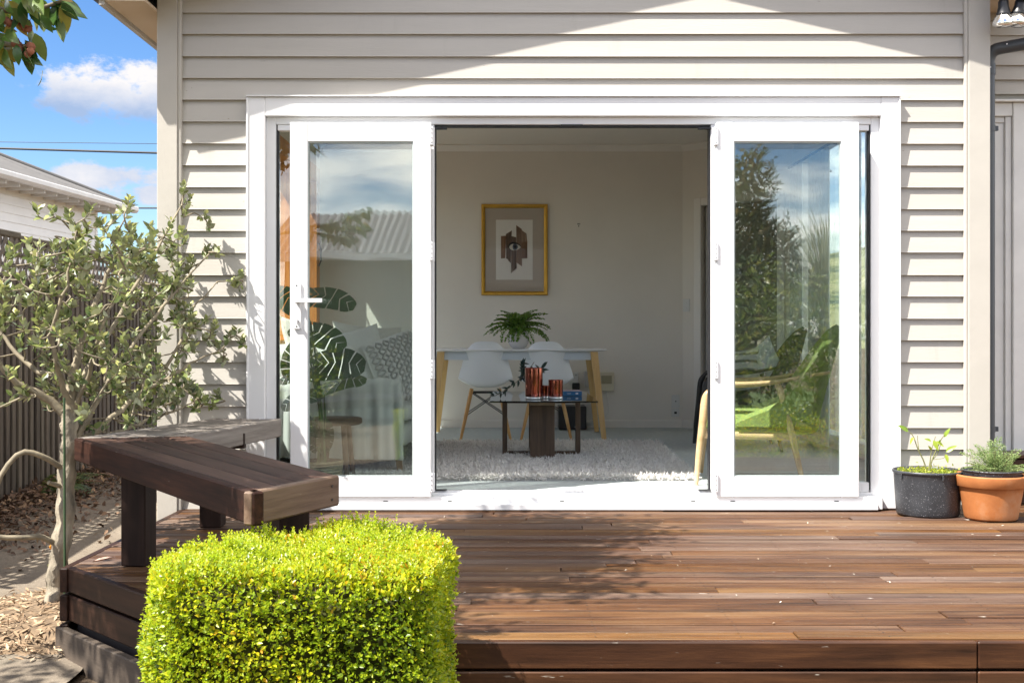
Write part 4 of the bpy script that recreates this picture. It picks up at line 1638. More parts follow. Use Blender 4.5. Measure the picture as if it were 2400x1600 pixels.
fm = tmesh('leaf', ft, M['fjleaf'])
rot = frames(np.array([tuple(v) for v in ld]), np.array([tuple(v) for v in lu]))
for i in order:
    mt = Matrix(rot[i].tolist()).to_4x4()
    o = place('leaf', fm, fj)
    o.matrix_local = Matrix.Translation(lp[i] - TB) @ mt @ Matrix.Scale(ls[i], 4)
rest = [i for i in range(len(lp)) if i not in sel]
place('leaves', scatter('leaves', ft, np.array([tuple(lp[i] - TB) for i in rest]), rot[rest], [ls[i] for i in rest], M['fjleaf2'], [lr[i] for i in rest]), fj, kind='stuff')
stake = G()
stake.tube([(-1.935, -1.25, -.22), (-1.93, -1.27, .66)], .0055, 8)
tag(stake.build('garden_stake', plain('green_stake', (.035, .07, .028), .5)), 'thin dark green garden stake upright beside the tree trunk', 'stake')

# ---------------------------------------------------------------- glossy-leaved tree overhead at the left (its branch tip hangs into view)
M['camleaf'] = leafmat('glossy_leaves', [(0.0, (.03, .075, .02)), (.4, (.07, .14, .03)), (.7, (.16, .22, .05)), (.9, (.33, .30, .05)), (1.0, (.42, .26, .06))], (.20, .25, .12), .22, .3, False, .6)
M['camleaf2'] = leafmat('glossy_leaves_joined', [(0.0, (.022, .055, .016)), (.4, (.05, .105, .022)), (.7, (.10, .16, .03)), (1.0, (.2, .22, .04))], (.14, .18, .08), .25, .25, True, .6)
M['bud'] = plain('dry_flower', (.24, .085, .045), .8, .4, 40)
CB = Vector((-3.1, -4.1, -.43))
cam_t = thing('overhanging_tree', 'glossy-leaved tree whose branch tip with brown flower heads hangs in from the upper left', 'tree', CB)
g = G(); g.tube(curve_pts([(0, 0, 0), (.05, .1, 1.0), (.15, .3, 1.9), (.3, .7, 2.8), (.5, 1.1, 3.5)], 20), [.09 - .055 * i / 20 for i in range(21)], 12); g.build('trunk', M['branch'], cam_t)
blist = [[(.12, .22, 1.6), (.6, .35, 2.0), (1.2, .6, 2.2), (1.58, .72, 2.24), (1.80, .80, 2.205), (1.93, .80, 2.235)],
         [(1.2, .6, 2.2), (1.5, .75, 2.18), (1.7, .8, 2.135), (1.86, .82, 2.115)],
         [(1.5, .72, 2.24), (1.7, .7, 2.27), (1.84, .72, 2.33), (1.93, .74, 2.345)],
         [(.2, .4, 2.1), (.5, 1.2, 2.7), (.9, 2.0, 3.1), (1.3, 2.6, 3.3)],
         [(.2, .4, 2.2), (.8, .9, 2.9), (1.4, 1.5, 3.2), (1.7, 2.1, 3.4)],
         [(.25, .6, 2.5), (.1, 1.5, 3.1), (.3, 2.4, 3.5)],
         [(.3, .7, 2.7), (-.4, .9, 3.3), (-.9, 1.2, 3.6)]]
for P in blist:
    cp = curve_pts(P, 14)
    r0 = .012 if P[0][0] > .8 or P is blist[0] else .03
    g = G(); g.tube(cp, [r0 * (1 - .75 * i / 14) + .0018 for i in range(15)], 7); g.build('branch', M['branch'], cam_t)
ct = leaf_template(.072, .031, .18, .22, 5, .8)
cm = tmesh('leaf', ct, M['camleaf'])
def hang(p, d, s=1.0):
    d = Vector(d)
    up_ = Vector((rng.gauss(0, .7), rng.gauss(-.6, .5), rng.gauss(.6, .4)))
    r_ = frames(np.array([tuple(d)]), np.array([tuple(up_)]))[0]
    o = place('leaf', cm, cam_t)
    o.matrix_local = Matrix.Translation(p) @ Matrix(r_.tolist()).to_4x4() @ Matrix.Scale(s, 4)
# the tip that shows: leaves hang from short stalks along the three twigs
for P, n_, lo in ((blist[0], 80, .55), (blist[1], 64, .3), (blist[2], 60, .15)):
    cp = curve_pts(P, 30)
    for k in range(n_):
        f = lo + (1 - lo) * rng.random() ** .8
        i = min(29, int(f * 30))
        p = cp[i] + Vector((rng.gauss(0, .022), rng.gauss(0, .03), rng.gauss(.008, .018)))
        d_ = Vector((rng.gauss(.30, .5), rng.gauss(-.1, .4), rng.gauss(-.85, .45)))
        hang(p, d_.normalized(), rng.uniform(.7, 1.08))
for p in ((1.795, .79, 2.175), (1.835, .80, 2.165), (1.805, .81, 2.12), (1.70, .8, 2.12), (1.66, .78, 2.19), (1.84, .8, 2.105)):
    g = G()
    for q in range(5):
        c = Vector((rng.gauss(0, .006), rng.gauss(0, .006), rng.gauss(0, .006)))
        g.lathe([(.001, -.011), (.008, -.006), (.0105, .0), (.007, .008), (.001, .011)], 8, c)
    g.build('flower_head', M['bud'], cam_t, p)
# the crown, out of view overhead
pos = []
for c, r_, n_ in (((1.30, 1.90, 3.26), (.55, .72, .24), 11000), ((.48, 1.28, 3.1), (.8, .50, .30), 7000), ((1.62, 2.3, 3.2), (.3, .4, .2), 1500), ((.80, .66, 3.12), (.42, .36, .22), 2800)):
    cl = [Vector((rng.gauss(0, .5) * r_[0], rng.gauss(0, .5) * r_[1], rng.gauss(0, .5) * r_[2])) for _ in range(70)]
    for _ in range(n_):
        q = rng.choice(cl)
        p_ = (c[0] + q.x + rng.gauss(0, .12), c[1] + q.y + rng.gauss(0, .12), c[2] + q.z + rng.gauss(0, .09))
        if p_[2] < 1.364 + .2886 * (p_[1] + 2.32) + .16 or p_[2] < 2.62:
            continue
        pos.append(p_)
pos = np.array(pos)
dd = rand_dirs(len(pos)) * .7 + np.array([0, 0, -.5])
place('crown', scatter('crown', ct, pos, frames(dd, rand_dirs(len(pos)) + np.array([0, 0, .8])), nr.uniform(.8, 1.2, len(pos)), M['camleaf2']), cam_t, kind='stuff')

# ---------------------------------------------------------------- litter on the ground
M['chip'] = leafmat('wood_chips', [(0.0, (.16, .10, .055)), (.4, (.33, .22, .13)), (.75, (.50, .36, .22)), (1.0, (.60, .48, .34))], None, .8, .05)
M['litter'] = leafmat('dead_leaves', [(0.0, (.05, .03, .02)), (.4, (.13, .075, .045)), (.8, (.25, .15, .09)), (1.0, (.40, .27, .16))], None, .8, .08)
chip = leaf_template(.042, .013, .1, .08, 2, .4)
pos, dd = [], []
for _ in range(5200):
    y = rng.uniform(-1.75, .6)
    x = rng.uniform(-2.62, -1.74) if y < -.75 else rng.uniform(-2.06, -1.76)
    if y < -.75 and x < -2.1 - .25 * (y + .75) * 0 and rng.random() < (-2.1 - x) * 1.7:
        continue
    edge = 1 - min(1, max(0, (-1.78 - x) / .8))
    mound = .14 * edge * (1 if y < -.7 else .55) * max(0.25, 1 - abs(y + 1.15) / 1.6) * min(1, max(.1, (y + 1.78) / .29))
    pos.append((x, y, gz(x, y) + .012 + mound * rng.uniform(.86, 1.0) + rng.uniform(0, .012)))
pos = np.array(pos)
dd = rand_dirs(len(pos)) * np.array([1, 1, .35])
tag(place('wood_chips', scatter('wood_chips', chip, pos, frames(dd, rand_dirs(len(pos)) * .5 + np.array([0, 0, 1])), nr.uniform(.5, 1.5, len(pos)), M['chip'], smooth=False)), kind='stuff')
g = G()
def mound(u, w):
    x = -2.75 + 1.0 * u
    y = -1.78 + 2.4 * w
    if y > -.7:
        x = max(x, -2.10 + .0 * u) if u < .65 else x
    edge = 1 - min(1, max(0, (-1.78 - x) / .8))
    fall = min(1, w / .12, (1 - w) / .12, (u + .001) / .15)
    return (x, y, gz(x, y) - .03 + fall * (.01 + .14 * edge * (1 if y < -.7 else .55) * max(0.25, 1 - abs(y + 1.15) / 1.6) + .030 * min(1, edge * 3)))
g.grid(mound, 20, 40)
tag(g.build('chip_mulch_ground', plain('chip_mulch', (.16, .11, .065), .9, .5, 26, .8, 60)), kind='stuff')
lit = leaf_template(.055, .026, .3, .3, 3, .7)
pos = []
for _ in range(4300):
    y = rng.uniform(.2, 5.0)
    w = abs(rng.gauss(0, .36))
    x = -3.52 + w
    if x > -2.3:
        continue
    pos.append((x, y, gz(x, y) + .032 + rng.uniform(0, .03)))
for _ in range(360):
    x, y = rng.uniform(-3.4, -2.2), rng.uniform(-2.4, 4.5)
    pos.append((x, y, gz(x, y) + .035))
for _ in range(420):
    x = rng.uniform(-3.0, -1.70)
    y = -2.44 + rng.gauss(0, .05) + (x + 2.0) * .06
    pos.append((x, y, gz(x, y) + .03 + rng.uniform(0, .02)))
pos = np.array(pos)
dd = rand_dirs(len(pos)) * np.array([1, 1, .4])
tag(place('dead_leaf_litter', scatter('dead_leaf_litter', lit, pos, frames(dd, rand_dirs(len(pos)) * .6 + np.array([0, 0, 1])), nr.uniform(.5, 1.2, len(pos)), M['litter'])), kind='stuff')
# low fern at the foot of the fence
M['fernleaf'] = leafmat('fern_leaflets', [(0, (.03, .07, .015)), (.6, (.08, .14, .03)), (1, (.2, .2, .06))], None, .5, .3)


def frond_mesh(name, L, droop, leaflets, w, tm_, mat, stem_mat, curl=0.0, r=.0012, seg=12, sub=0, loose=.3):
    """one arching frond: midrib plus leaflets in pairs, along +x"""
    P = [Vector((L * t * (1 - .25 * t * curl), L * .06 * math.sin(3 * t) * curl, L * (.75 * t - droop * t * t))) for t in [i / seg for i in range(seg + 1)]]
    pos, dirs, ups, scl = [], [], [], []
    for k in range(leaflets):
        t = .12 + .88 * k / leaflets
        i = min(seg - 1, int(t * seg))
        p = P[i].lerp(P[i + 1], t * seg - i)
        ax_ = (P[i + 1] - P[i]).normalized()
        sd = ax_.cross(Vector((0, 0, 1))).normalized()
        upv = sd.cross(ax_)
        env = math.sin(math.pi * (.12 + .86 * t)) ** .7
        for sg in (1, -1):
            d_ = sd * sg + ax_ * .45
            if sub:
                for q in range(sub):
                    e = (q + 1) / sub
                    pp = p + d_.normalized() * w * env * e
                    pos.append(pp); dirs.append(ax_ * (1 if q % 2 else -.6) + d_ * .7 + Vector((rng.gauss(0, .25), rng.gauss(0, .25), rng.gauss(0, .25)))); ups.append(upv + Vector((rng.gauss(0, loose), rng.gauss(0, loose), rng.gauss(0, loose * .6)))); scl.append(rng.uniform(.8, 1.15) * (1 - .3 * e))
            else:
                pos.append(p); dirs.append(d_); ups.append(upv); scl.append(env * w)
    me = scatter(name, tm_, np.array([tuple(q) for q in pos]), frames(np.array([tuple(q) for q in dirs]), np.array([tuple(q) for q in ups])), scl, mat)
    g = G(); g.tube(P, [r * (1 - .6 * i / seg) for i in range(seg + 1)], 4, False)
    sm = g.mesh(name + '_rib', stem_mat)
    return me, sm


fern2 = thing('ground_fern', 'low green fern clump at the foot of the paling fence', 'fern', (-3.33, 2.35, gz(-3.33, 2.35)))
ftm = leaf_template(1, .26, .1, .1, 3, .6)
fms = [frond_mesh('frond', .42, .62, 15, .085, ftm, M['fernleaf'], M['twig'])[0] for _ in range(3)]
for k in range(13):
    a = rng.uniform(-2.6, 1.2)
    place('frond', fms[k % 3], fern2, (rng.gauss(0, .07), rng.gauss(0, .2), .02), (rng.gauss(0, .2), rng.gauss(.1, .15), a), (rng.uniform(.7, 1.1),) * 3)

# single fallen leaves
M['yleaf'] = plain('yellow_leaf', (.62, .50, .05), .6)
M['pleaf'] = plain('pinkish_dry_leaf', (.42, .28, .22), .7, .2, 60)
for nm, p, L, mt, rz, lab in (('fallen_leaf', (-1.75, -2.36, gz(-1.75, -2.36) + .05), .085, 'yleaf', 2.6, 'bright yellow fallen leaf on the ground by the base of the deck'),
                              ('dry_leaf', (-1.70, -1.585, .012), .10, 'pleaf', -.1, 'pinkish curled dry leaf on the outer corner of the deck')):
    tag(place(nm, tmesh(nm, leaf_template(L, L * .5, .35, -.1, 5, .7), M[mt]), None, p, (rng.uniform(-.2, .2), -.15, rz)), lab, 'leaf')
# little orange flower stem by the trunk
fl = thing('orange_flower', 'small orange flower on a stalk at the foot of the tree trunk', 'flower', (-2.06, -1.06, -.2))
g = G(); g.tube([(0, 0, 0), (.0, 0, .08), (.005, 0, .185)], .002, 5); g.build('stalk', M['fernleaf'], fl)
g = G()
M['orange'] = plain('orange_petals', (.75, .26, .02), .6)
for k in range(7):
    a = k * .9
    g.lathe([(.001, -.006), (.007, 0), (.001, .008)], 6, (.010 * math.cos(a), .010 * math.sin(a), .15 + .008 * k))
g.build('petals', M['orange'], fl)
pos = [(rng.gauss(0, .02), rng.gauss(0, .02), rng.uniform(.03, .12)) for _ in range(14)]
place('foliage', scatter('foliage', leaf_template(.035, .022, .2, .2, 3), np.array(pos), frames(rand_dirs(14), rand_dirs(14) + np.array([0, 0, 1])), np.ones(14), M['fernleaf']), fl)

# pale specks and crumbs of bark lying about on the boards
M['speck'] = leafmat('pale_debris', [(0, (.28, .19, .11)), (.5, (.50, .44, .36)), (1, (.70, .67, .60))], None, .9, .05)
pos = []
while len(pos) < 170:
    x, y = rng.uniform(-1.5, 2.9), -2.72 + 2.6 * rng.random()
    if x < left_x(y) + .05:
        continue
    pos.append((x, y, .0045))
pos = np.array(pos)
dd = rand_dirs(170) * np.array([1, 1, .12])
tag(place('deck_debris', scatter('deck_debris', leaf_template(.013, .006, .3, .2, 2, .5), pos, frames(dd, rand_dirs(170) * .3 + np.array([0, 0, 1])), nr.uniform(.35, 1.3, 170) ** 1.5, M['speck'])), kind='stuff')
# ---------------------------------------------------------------- pots on the deck
M['blackpot'] = None
t = NT('speckled_black_pot')
v = t.coords((1, 1, 1), False)
a = t.noise(v, 230, 2, .5)
b = t.noise(v, 9, 5, .6)
col = t.ramp(b, [(.3, (.022, .024, .028)), (.7, (.045, .048, .055))])
sp = t.ramp(a, [(.66, (0, 0, 0)), (.72, (1, 1, 1))])
col = t.mix(sp, col, (.42, .43, .45))
M['blackpot'] = t.done(t.bsdf(col, .42, 0, .5, b, .1, .004))
M['terra'] = None
t = NT('terracotta')
v = t.coords((1, 1, 1), False)
b = t.noise(v, 7, 6, .65)
c = t.noise(v, 60, 4, .6)
col = t.ramp(b, [(.3, (.33, .115, .036)), (.55, (.42, .155, .05)), (.75, (.45, .20, .085))])
salt = t.ramp(t.noise(v, 4.2, 6, .7), [(.50, (0, 0, 0)), (.72, (.6, .6, .6))])
col = t.mix(salt, col, (.45, .29, .18))
M['terra'] = t.done(t.bsdf(col, .62, 0, .35, c, .12, .003))
M['soil'] = plain('potting_soil', (.05, .035, .025), .95, .5, 40, .8, 90)


def pot(name, label, loc, rb, rt, h, rim_h, rim_o, mat, wall=.006, soil=.03, lugs=0):
    p = thing(name, label, 'pot', loc)
    prof = [(.001, 0), (rb - .008, 0), (rb, .008)]
    hr_ = h - rim_h
    rm = rb + (rt - rb) * hr_ / h
    for i in range(1, 7):
        tt = i / 6
        prof.append((rb + (rm - rb) * tt, .008 + (hr_ - .008) * tt))
    prof += [(rm + rim_o, hr_ + .004), (rt + rim_o, h - .006), (rt + rim_o - .003, h - .001), (rt + rim_o - .006, h), (rt - wall, h - .003), (rt - wall - .004, h - rim_h), (rm - wall - .01, h - soil - .02)]
    g = G(); g.lathe(hold(prof), 56); g.build('pot_wall', mat, p)
    if soil:
        g = G()
        rs = rm + (rt - rm) * .3 - wall
        v = [(0, 0, h - soil + .006)] + [(rs * math.cos(a) * (1 if k % 2 else .99), rs * math.sin(a), h - soil) for k, a in enumerate([2 * math.pi * i / 28 for i in range(28)])]
        g.add(v, [(0, 1 + i, 1 + (i + 1) % 28) for i in range(28)], True)
        g.build('soil', M['soil'], p)
    for k in range(lugs):
        a = -1.47 + k * 2 * math.pi / lugs
        g = G(); Mx = Matrix.Translation((math.cos(a) * (rt + rim_o - .008), math.sin(a) * (rt + rim_o - .008), hr_)) @ Matrix.Rotation(a, 4, 'Z')
        g.box(-.008, .008, -.004, .004, -.022, .004, .002, M=Mx); g.build('lug', mat, p)
    return p


BPX, BPY = 2.156, -.225
pot('plastic_pot', 'speckled black plastic pot holding a citrus seedling beside the door trim', (BPX, BPY, .002), .157, .172, .232, .018, .006, M['blackpot'], .004, .022, 5)
pl = thing('citrus_seedling', 'spindly citrus seedling with few bright leaves in the black pot', 'plant', (BPX - .0, BPY - .0, .215))
M['citleaf'] = leafmat('citrus_leaves', [(0, (.16, .26, .02)), (.5, (.27, .36, .03)), (1, (.38, .42, .05))], None, .35, .35, False)
M['citstem'] = plain('green_stem', (.17, .17, .065), .7, .25, 30)
tips = []
for P, r in (([(0, 0, -.02), (-.02, 0, .06), (-.05, .0, .12), (-.075, .0, .19), (-.10, 0, .215)], .0042), ([(-.045, 0, .11), (-.048, .01, .16), (-.05, .01, .195)], .0026),
             ([(0, 0, -.02), (.02, .0, .06), (.045, 0, .12), (.07, 0, .175), (.09, 0, .20)], .0042), ([(.0, .0, .0), (.012, 0, .06), (.02, .0, .12), (.04, 0, .19)], .0035), ([(.02, 0, .065), (.05, .0, .10), (.07, 0, .16)], .0026), ([(.03, 0, .07), (.075, -.02, .08), (.08, -.02, .10)], .002)):
    g = G(); cp = curve_pts(P, 10); g.tube(cp, [r * (1 - .55 * i / 10) for i in range(11)], 6); g.build('stem', M['citstem'], pl)
cl_ = tmesh('leaf', leaf_template(.062, .024, .28, .15, 5, .7), M['citleaf'])
for p, d_, s in (((-.10, 0, .215), (-.9, -.2, .6), 1.1), ((-.075, 0, .185), (-.35, -.3, -.5), .7), ((.018, 0, .165), (-.8, -.3, .35), .7), ((.03, 0, .17), (.25, -.4, -.8), .95), ((.045, 0, .165), (.55, -.3, -.4), .75), ((.02, 0, .12), (-.4, -.3, .4), .55),
                 ((.085, 0, .185), (.45, -.2, .95), .95), ((.09, -.01, .11), (.75, -.2, .55), 1.05), ((.085, -.02, .10), (.1, -.4, -.7), .8), ((.06, 0, .15), (-.1, -.4, .5), .5)):
    r_ = frames(np.array([d_]), np.array([(rng.gauss(0, .4), -.7, .6)]))[0]
    o = place('leaf', cl_, pl)
    o.matrix_local = Matrix.Translation(p) @ Matrix(r_.tolist()).to_4x4() @ Matrix.Scale(s, 4)
M['weed'] = leafmat('weed_leaves', [(0, (.16, .24, .02)), (.6, (.33, .38, .03)), (1, (.46, .46, .06))], None, .5, .4)
pos = []
while len(pos) < 900:
    a, r = rng.uniform(0, 6.283), .152 * math.sqrt(rng.random())
    if rng.random() < .25 + .75 * (math.sin(a * 3 + r * 40) > -.3):
        pos.append((BPX + r * math.cos(a), BPY + r * math.sin(a), .214 + abs(rng.gauss(0, .011))))
tag(place('pot_weeds', scatter('pot_weeds', leaf_template(.013, .010, .2, .1, 2), np.array(pos), frames(rand_dirs(900) + np.array([0, 0, .5]), rand_dirs(900) * .6 + np.array([0, 0, 1])), nr.uniform(.6, 1.4, 900), M['weed'])), kind='stuff')
TPX, TPY = 2.425, -.37
pot('terracotta_pot', 'orange terracotta pot with a thick rim at the right edge of the deck', (TPX, TPY, .002), .128, .166, .225, .062, .013, M['terra'], .012, 0)
pot('nursery_pot', 'thin black nursery pot sitting inside the terracotta pot', (TPX + .006, TPY + .005, .03), .11, .146, .222, .012, .003, M['blackpot'], .003, .022)
cp_ = thing('feathery_plant', 'feathery grey-green carrot-leaved plant in the terracotta pot', 'plant', (TPX + .006, TPY + .0, .232))
M['feather'] = leafmat('feathery_leaves', [(0, (.12, .20, .06)), (.6, (.23, .31, .11)), (1, (.36, .42, .18))], None, .55, .35)
ftm2 = leaf_template(.015, .0065, .2, .1, 2, .6)
ffm = [frond_mesh('frond', .15, .45, 15, .036, ftm2, M['feather'], M['citstem'], 0, .0012, 10, 4, .9) for _ in range(4)]
for k in range(44):
    a = rng.uniform(0, 6.283)
    me, sm = ffm[k % 4]
    tilt = rng.uniform(-.75, .35)
    if k < 6:
        tilt = -1.0 + rng.gauss(0, .15)
    s = rng.uniform(.7, 1.15)
    r0 = .01 if k < 6 else rng.uniform(0, .05)
    o = place('frond', me, cp_, (r0 * math.cos(a) + (.015 if k < 6 else .02), r0 * math.sin(a), rng.uniform(-.01, .01)), (0, tilt, a), (s, s, s))
    place('rib', sm, o)

# ---------------------------------------------------------------- twin flood lamp under the eave
fl_ = thing('flood_light', 'twin black flood lamp with silvered bulbs under the eave at top right', 'lamp', (2.60, -.18, 2.765))
M['bulbglass'] = plain('silvered_bulb', (.80, .79, .76), .12, .03, 3, metal=.92)
M['bulbface'] = plain('bulb_lens', (.78, .72, .60), .15, .03, 3)
g = G(); g.lathe([(.001, -.03), (.05, -.03), (.055, -.01), (.055, .0)], 24); g.build('base_plate', M['black'], fl_)
for dx, tx, ty in ((-.035, -.25, .18), (.065, .30, .10)):
    Mx = Matrix.Translation((dx, 0, -.03)) @ Matrix.Rotation(tx * .4, 4, 'Y') @ Matrix.Rotation(ty, 4, 'X')
    g = G(); g.tube([Mx @ Vector((0, 0, .0)), Mx @ Vector((0, 0, -.05))], .012, 10); g.build('arm', M['black'], fl_)
    g = G()
    prof = [(.001, -.04), (.018, -.042), (.022, -.06), (.026, -.062), (.027, -.09), (.034, -.118), (.037, -.122), (.036, -.128)]
    v0 = len(g.v); g.lathe(prof[::-1], 20); g.v[v0:] = [tuple(Mx @ Vector(p)) for p in g.v[v0:]]; g.build('lamp_holder', M['black'], fl_)
    g = G()
    prof = [(.030, -.124), (.046, -.145), (.056, -.165), (.0575, -.178), (.054, -.186), (.03, -.196), (.001, -.199)]
    v0 = len(g.v); g.lathe(prof[::-1], 28); g.v[v0:] = [tuple(Mx @ Vector(p)) for p in g.v[v0:]]; g.build('bulb', M['bulbglass'], fl_)
g = G(); g.box(.03, .11, -.05, .02, -.085, -.028, .01); g.box(.085, .095, -.051, -.049, -.075, -.045, m=1); g.build('sensor', [M['black'], M['hinge']], fl_)

# ---------------------------------------------------------------- dining table, chairs, fern
M['tabletop'] = plain('white_tabletop', (.80, .81, .83), .35, .02, 2)
M['apron'] = plain('pale_blue_white_apron', (.60, .66, .72), .45, .02, 2)
M['oak'] = wood('pale_oak', (.42, .24, .08), (.60, .38, .15), (.70, .50, .24), 2, 16, .42, .06)
M['beech'] = wood('warm_beech', (.38, .19, .06), (.52, .29, .10), (.62, .40, .18), 2, 16, .42, .06)
M['shell'] = plain('white_plastic_shell', (.80, .83, .86), .38, .015, 2)
M['blacksteel'] = plain('black_steel_rod', (.015, .015, .017), .4)
TX, TYF, TYB, THH = .045, 3.29, 4.17, .742
dt = thing('dining_table', 'white-topped dining table with splayed pale oak legs against the back wall', 'table', (TX, (TYF + TYB) / 2, FZ))
hw, hd = .735, (TYB - TYF) / 2
g = G()
out = []
for cx, cy, a0 in ((hw - .11, hd - .11, 0), (-hw + .11, hd - .11, 90), (-hw + .11, -hd + .11, 180), (hw - .11, -hd + .11, 270)):
    for k in range(7):
        a = R(a0 + 15 * k)
        out.append((cx + .11 * math.cos(a), cy + .11 * math.sin(a)))
inn = [(x * .965, y * .95) for x, y in out]
n = len(out)
v = [(x, y, THH - .020) for x, y in inn] + [(x, y, THH - .008) for x, y in out] + [(x, y, THH - .002) for x, y in out] + [(x * .996, y * .996, THH) for x, y in out]
f = [tuple(reversed(range(n)))] + [(k * n + i, k * n + (i + 1) % n, (k + 1) * n + (i + 1) % n, (k + 1) * n + i) for k in range(3) for i in range(n)] + [tuple(3 * n + i for i in range(n))]
g.add(v, f); g.build('tabletop', M['tabletop'], dt)
g = G(); g.box(-.60, .60, -.375, -.355, THH - .088, THH - .0205); g.box(-.60, .60, .355, .375, THH - .088, THH - .0205); g.box(-.60, -.58, -.355, .355, THH - .088, THH - .0205); g.box(.58, .60, -.355, .355, THH - .088, THH - .0205); g.build('apron', M['apron'], dt)
for sx in (-1, 1):
    for sy in (-1, 1):
        g = G()
        P = [Vector((sx * .625, sy * .385, THH - .021)), Vector((sx * .705, sy * .425, .001))]
        w0, w1 = .030, .020
        v = []
        for p, w in zip(P, (w0, w1)):
            v += [(p.x - w, p.y - w * .8, p.z), (p.x + w, p.y - w * .8, p.z), (p.x + w, p.y + w * .8, p.z), (p.x - w, p.y + w * .8, p.z)]
        g.convex(v, [(0, 1, 2, 3), (4, 5, 6, 7), (0, 1, 5, 4), (1, 2, 6, 5), (2, 3, 7, 6), (3, 0, 4, 7)]); g.build('leg', M['oak'], dt)


def dining_chair(loc, rz, label):
    c = thing('dining_chair', label, 'chair', loc, rz, 'white shell chairs at the dining table')
    # bucket shell: a sheet bent from the front of the seat up into the back; chair faces +y
    def sh(u, w, off):
        s = u * 2 - 1                       # across
        # spine in the y-z plane, front of the seat to top of the back
        K = [(.235, .425), (.16, .452), (.02, .437), (-.12, .432), (-.185, .46), (-.215, .55), (-.235, .66), (-.262, .805)]
        x_ = w * (len(K) - 1)
        i = min(len(K) - 2, int(x_)); q = x_ - i
        W = [.17, .21, .222, .226, .222, .208, .184, .152]
        def cr(L, e0, e1):
            p = [e0] + L + [e1]
            a_, b_, c_, d_ = p[i:i + 4]
            return .5 * (2 * b_ + (c_ - a_) * q + (2 * a_ - 5 * b_ + 4 * c_ - d_) * q * q + (3 * b_ - a_ - 3 * c_ + d_) * q ** 3)
        y = cr([k_[0] for k_ in K], .30, -.29)
        z = cr([k_[1] for k_ in K], .38, .95)
        hwid = cr(W, .12, .10)
        if w > .86:
            hwid *= 1 - .22 * ((w - .86) / .14) ** 3
            z -= .030 * abs(s) ** 4 * ((w - .86) / .14)
        side = abs(s) ** 2.4
        back = max(0, min(1, (w - .5) / .3))
        z += side * (.075 * (1 - back) * (1 - .4 * abs(w - .35)))
        y += side * .085 * back * (1 - .5 * max(0, w - .85) / .15)
        return (s * hwid, y - off * (0.9 * back), z - off * (1 - back))
    g = G()
    g.grid(lambda a, b: sh(a, b, 0.0), 18, 30)
    g.grid(lambda a, b: sh(1 - a, b, .009), 18, 30)
    # closed rim
    nu, nv = 18, 30
    def rim(pts):
        k = len(pts)
        v = [p for p, q in pts] + [q for p, q in pts]
        g.add(v, [(i, i + 1, k + i + 1, k + i) for i in range(k - 1)], True)
    rim([(sh(0, j / nv, 0), sh(0, j / nv, .009)) for j in range(nv + 1)])
    rim([(sh(1, j / nv, .009), sh(1, j / nv, 0)) for j in range(nv + 1)])
    rim([(sh(i / nu, 1, 0), sh(i / nu, 1, .009)) for i in range(nu + 1)])
    rim([(sh(i / nu, 0, .009), sh(i / nu, 0, 0)) for i in range(nu + 1)])
    g.build('seat_shell', M['shell'], c)
    tops = {}
    for sx in (-1, 1):
        for sy in (-1, 1):
            a, b = Vector((sx * .115, sy * .10 - .01, .405)), Vector((sx * .205, sy * .205 - .02, .0))
            g = G(); g.tube([a, a.lerp(b, .5), b], [.0165, .0155, .0105], 12); g.build('leg', M['beech'], c)
            tops[sx, sy] = (a, b)
    g = G()
    for sx in (-1, 1):
        g.tube([tops[sx, 1][0].lerp(tops[sx, 1][1], .06), tops[sx, -1][0].lerp(tops[sx, -1][1], .06)], .006, 6)
    for sy in (-1, 1):
        g.tube([tops[-1, sy][0].lerp(tops[-1, sy][1], .05), tops[1, sy][0].lerp(tops[1, sy][1], .52)], .0042, 6)
        g.tube([tops[1, sy][0].lerp(tops[1, sy][1], .05), tops[-1, sy][0].lerp(tops[-1, sy][1], .52)], .0042, 6)
        g.tube([tops[-1, sy][0].lerp(tops[-1, sy][1], .06), tops[1, sy][0].lerp(tops[1, sy][1], .06)], .006, 6)
    for sx in (-1, 1):
        g.tube([tops[sx, 1][0].lerp(tops[sx, 1][1], .05), tops[sx, -1][0].lerp(tops[sx, -1][1], .52)], .0042, 6)
        g.tube([tops[sx, -1][0].lerp(tops[sx, -1][1], .05), tops[sx, 1][0].lerp(tops[sx, 1][1], .52)], .0042, 6)
    g.build('brace', M['blacksteel'], c)
    return c


dining_chair((-.222, 3.56, FZ), .03, 'white shell chair further left, clear of the copper vases')
dining_chair((.286, 3.56, FZ), -.03, 'white shell chair behind the tall copper vase')
# fern in its round white pot
M['ceramic'] = plain('white_ceramic', (.68, .66, .67), .18, .03, 3)
fpz = FZ + THH
fp = thing('round_pot', 'round glossy white pot on the dining table', 'pot', (.055, 3.70, fpz + .001))
g = G(); g.lathe([(.001, 0), (.045, 0), (.07, .02), (.088, .055), (.091, .085), (.083, .12), (.066, .146), (.058, .15), (.055, .146), (.06, .13)], 36); g.build('pot_wall', M['ceramic'], fp)
M['fern2'] = leafmat('maidenhair_leaflets', [(0, (.05, .13, .015)), (.5, (.11, .22, .025)), (1, (.22, .33, .05))], None, .5, .35)
fern = thing('fern', 'lacy green fern spilling from the round white pot', 'fern', (.055, 3.70, fpz + .14))
ltm3 = leaf_template(.024, .020, .15, .15, 3, .5)
ffs = [frond_mesh('frond', .27, .95, 16, .045, ltm3, M['fern2'], M['blacksteel'], 0, .0012, 12, 3, 1.2) for _ in range(4)]
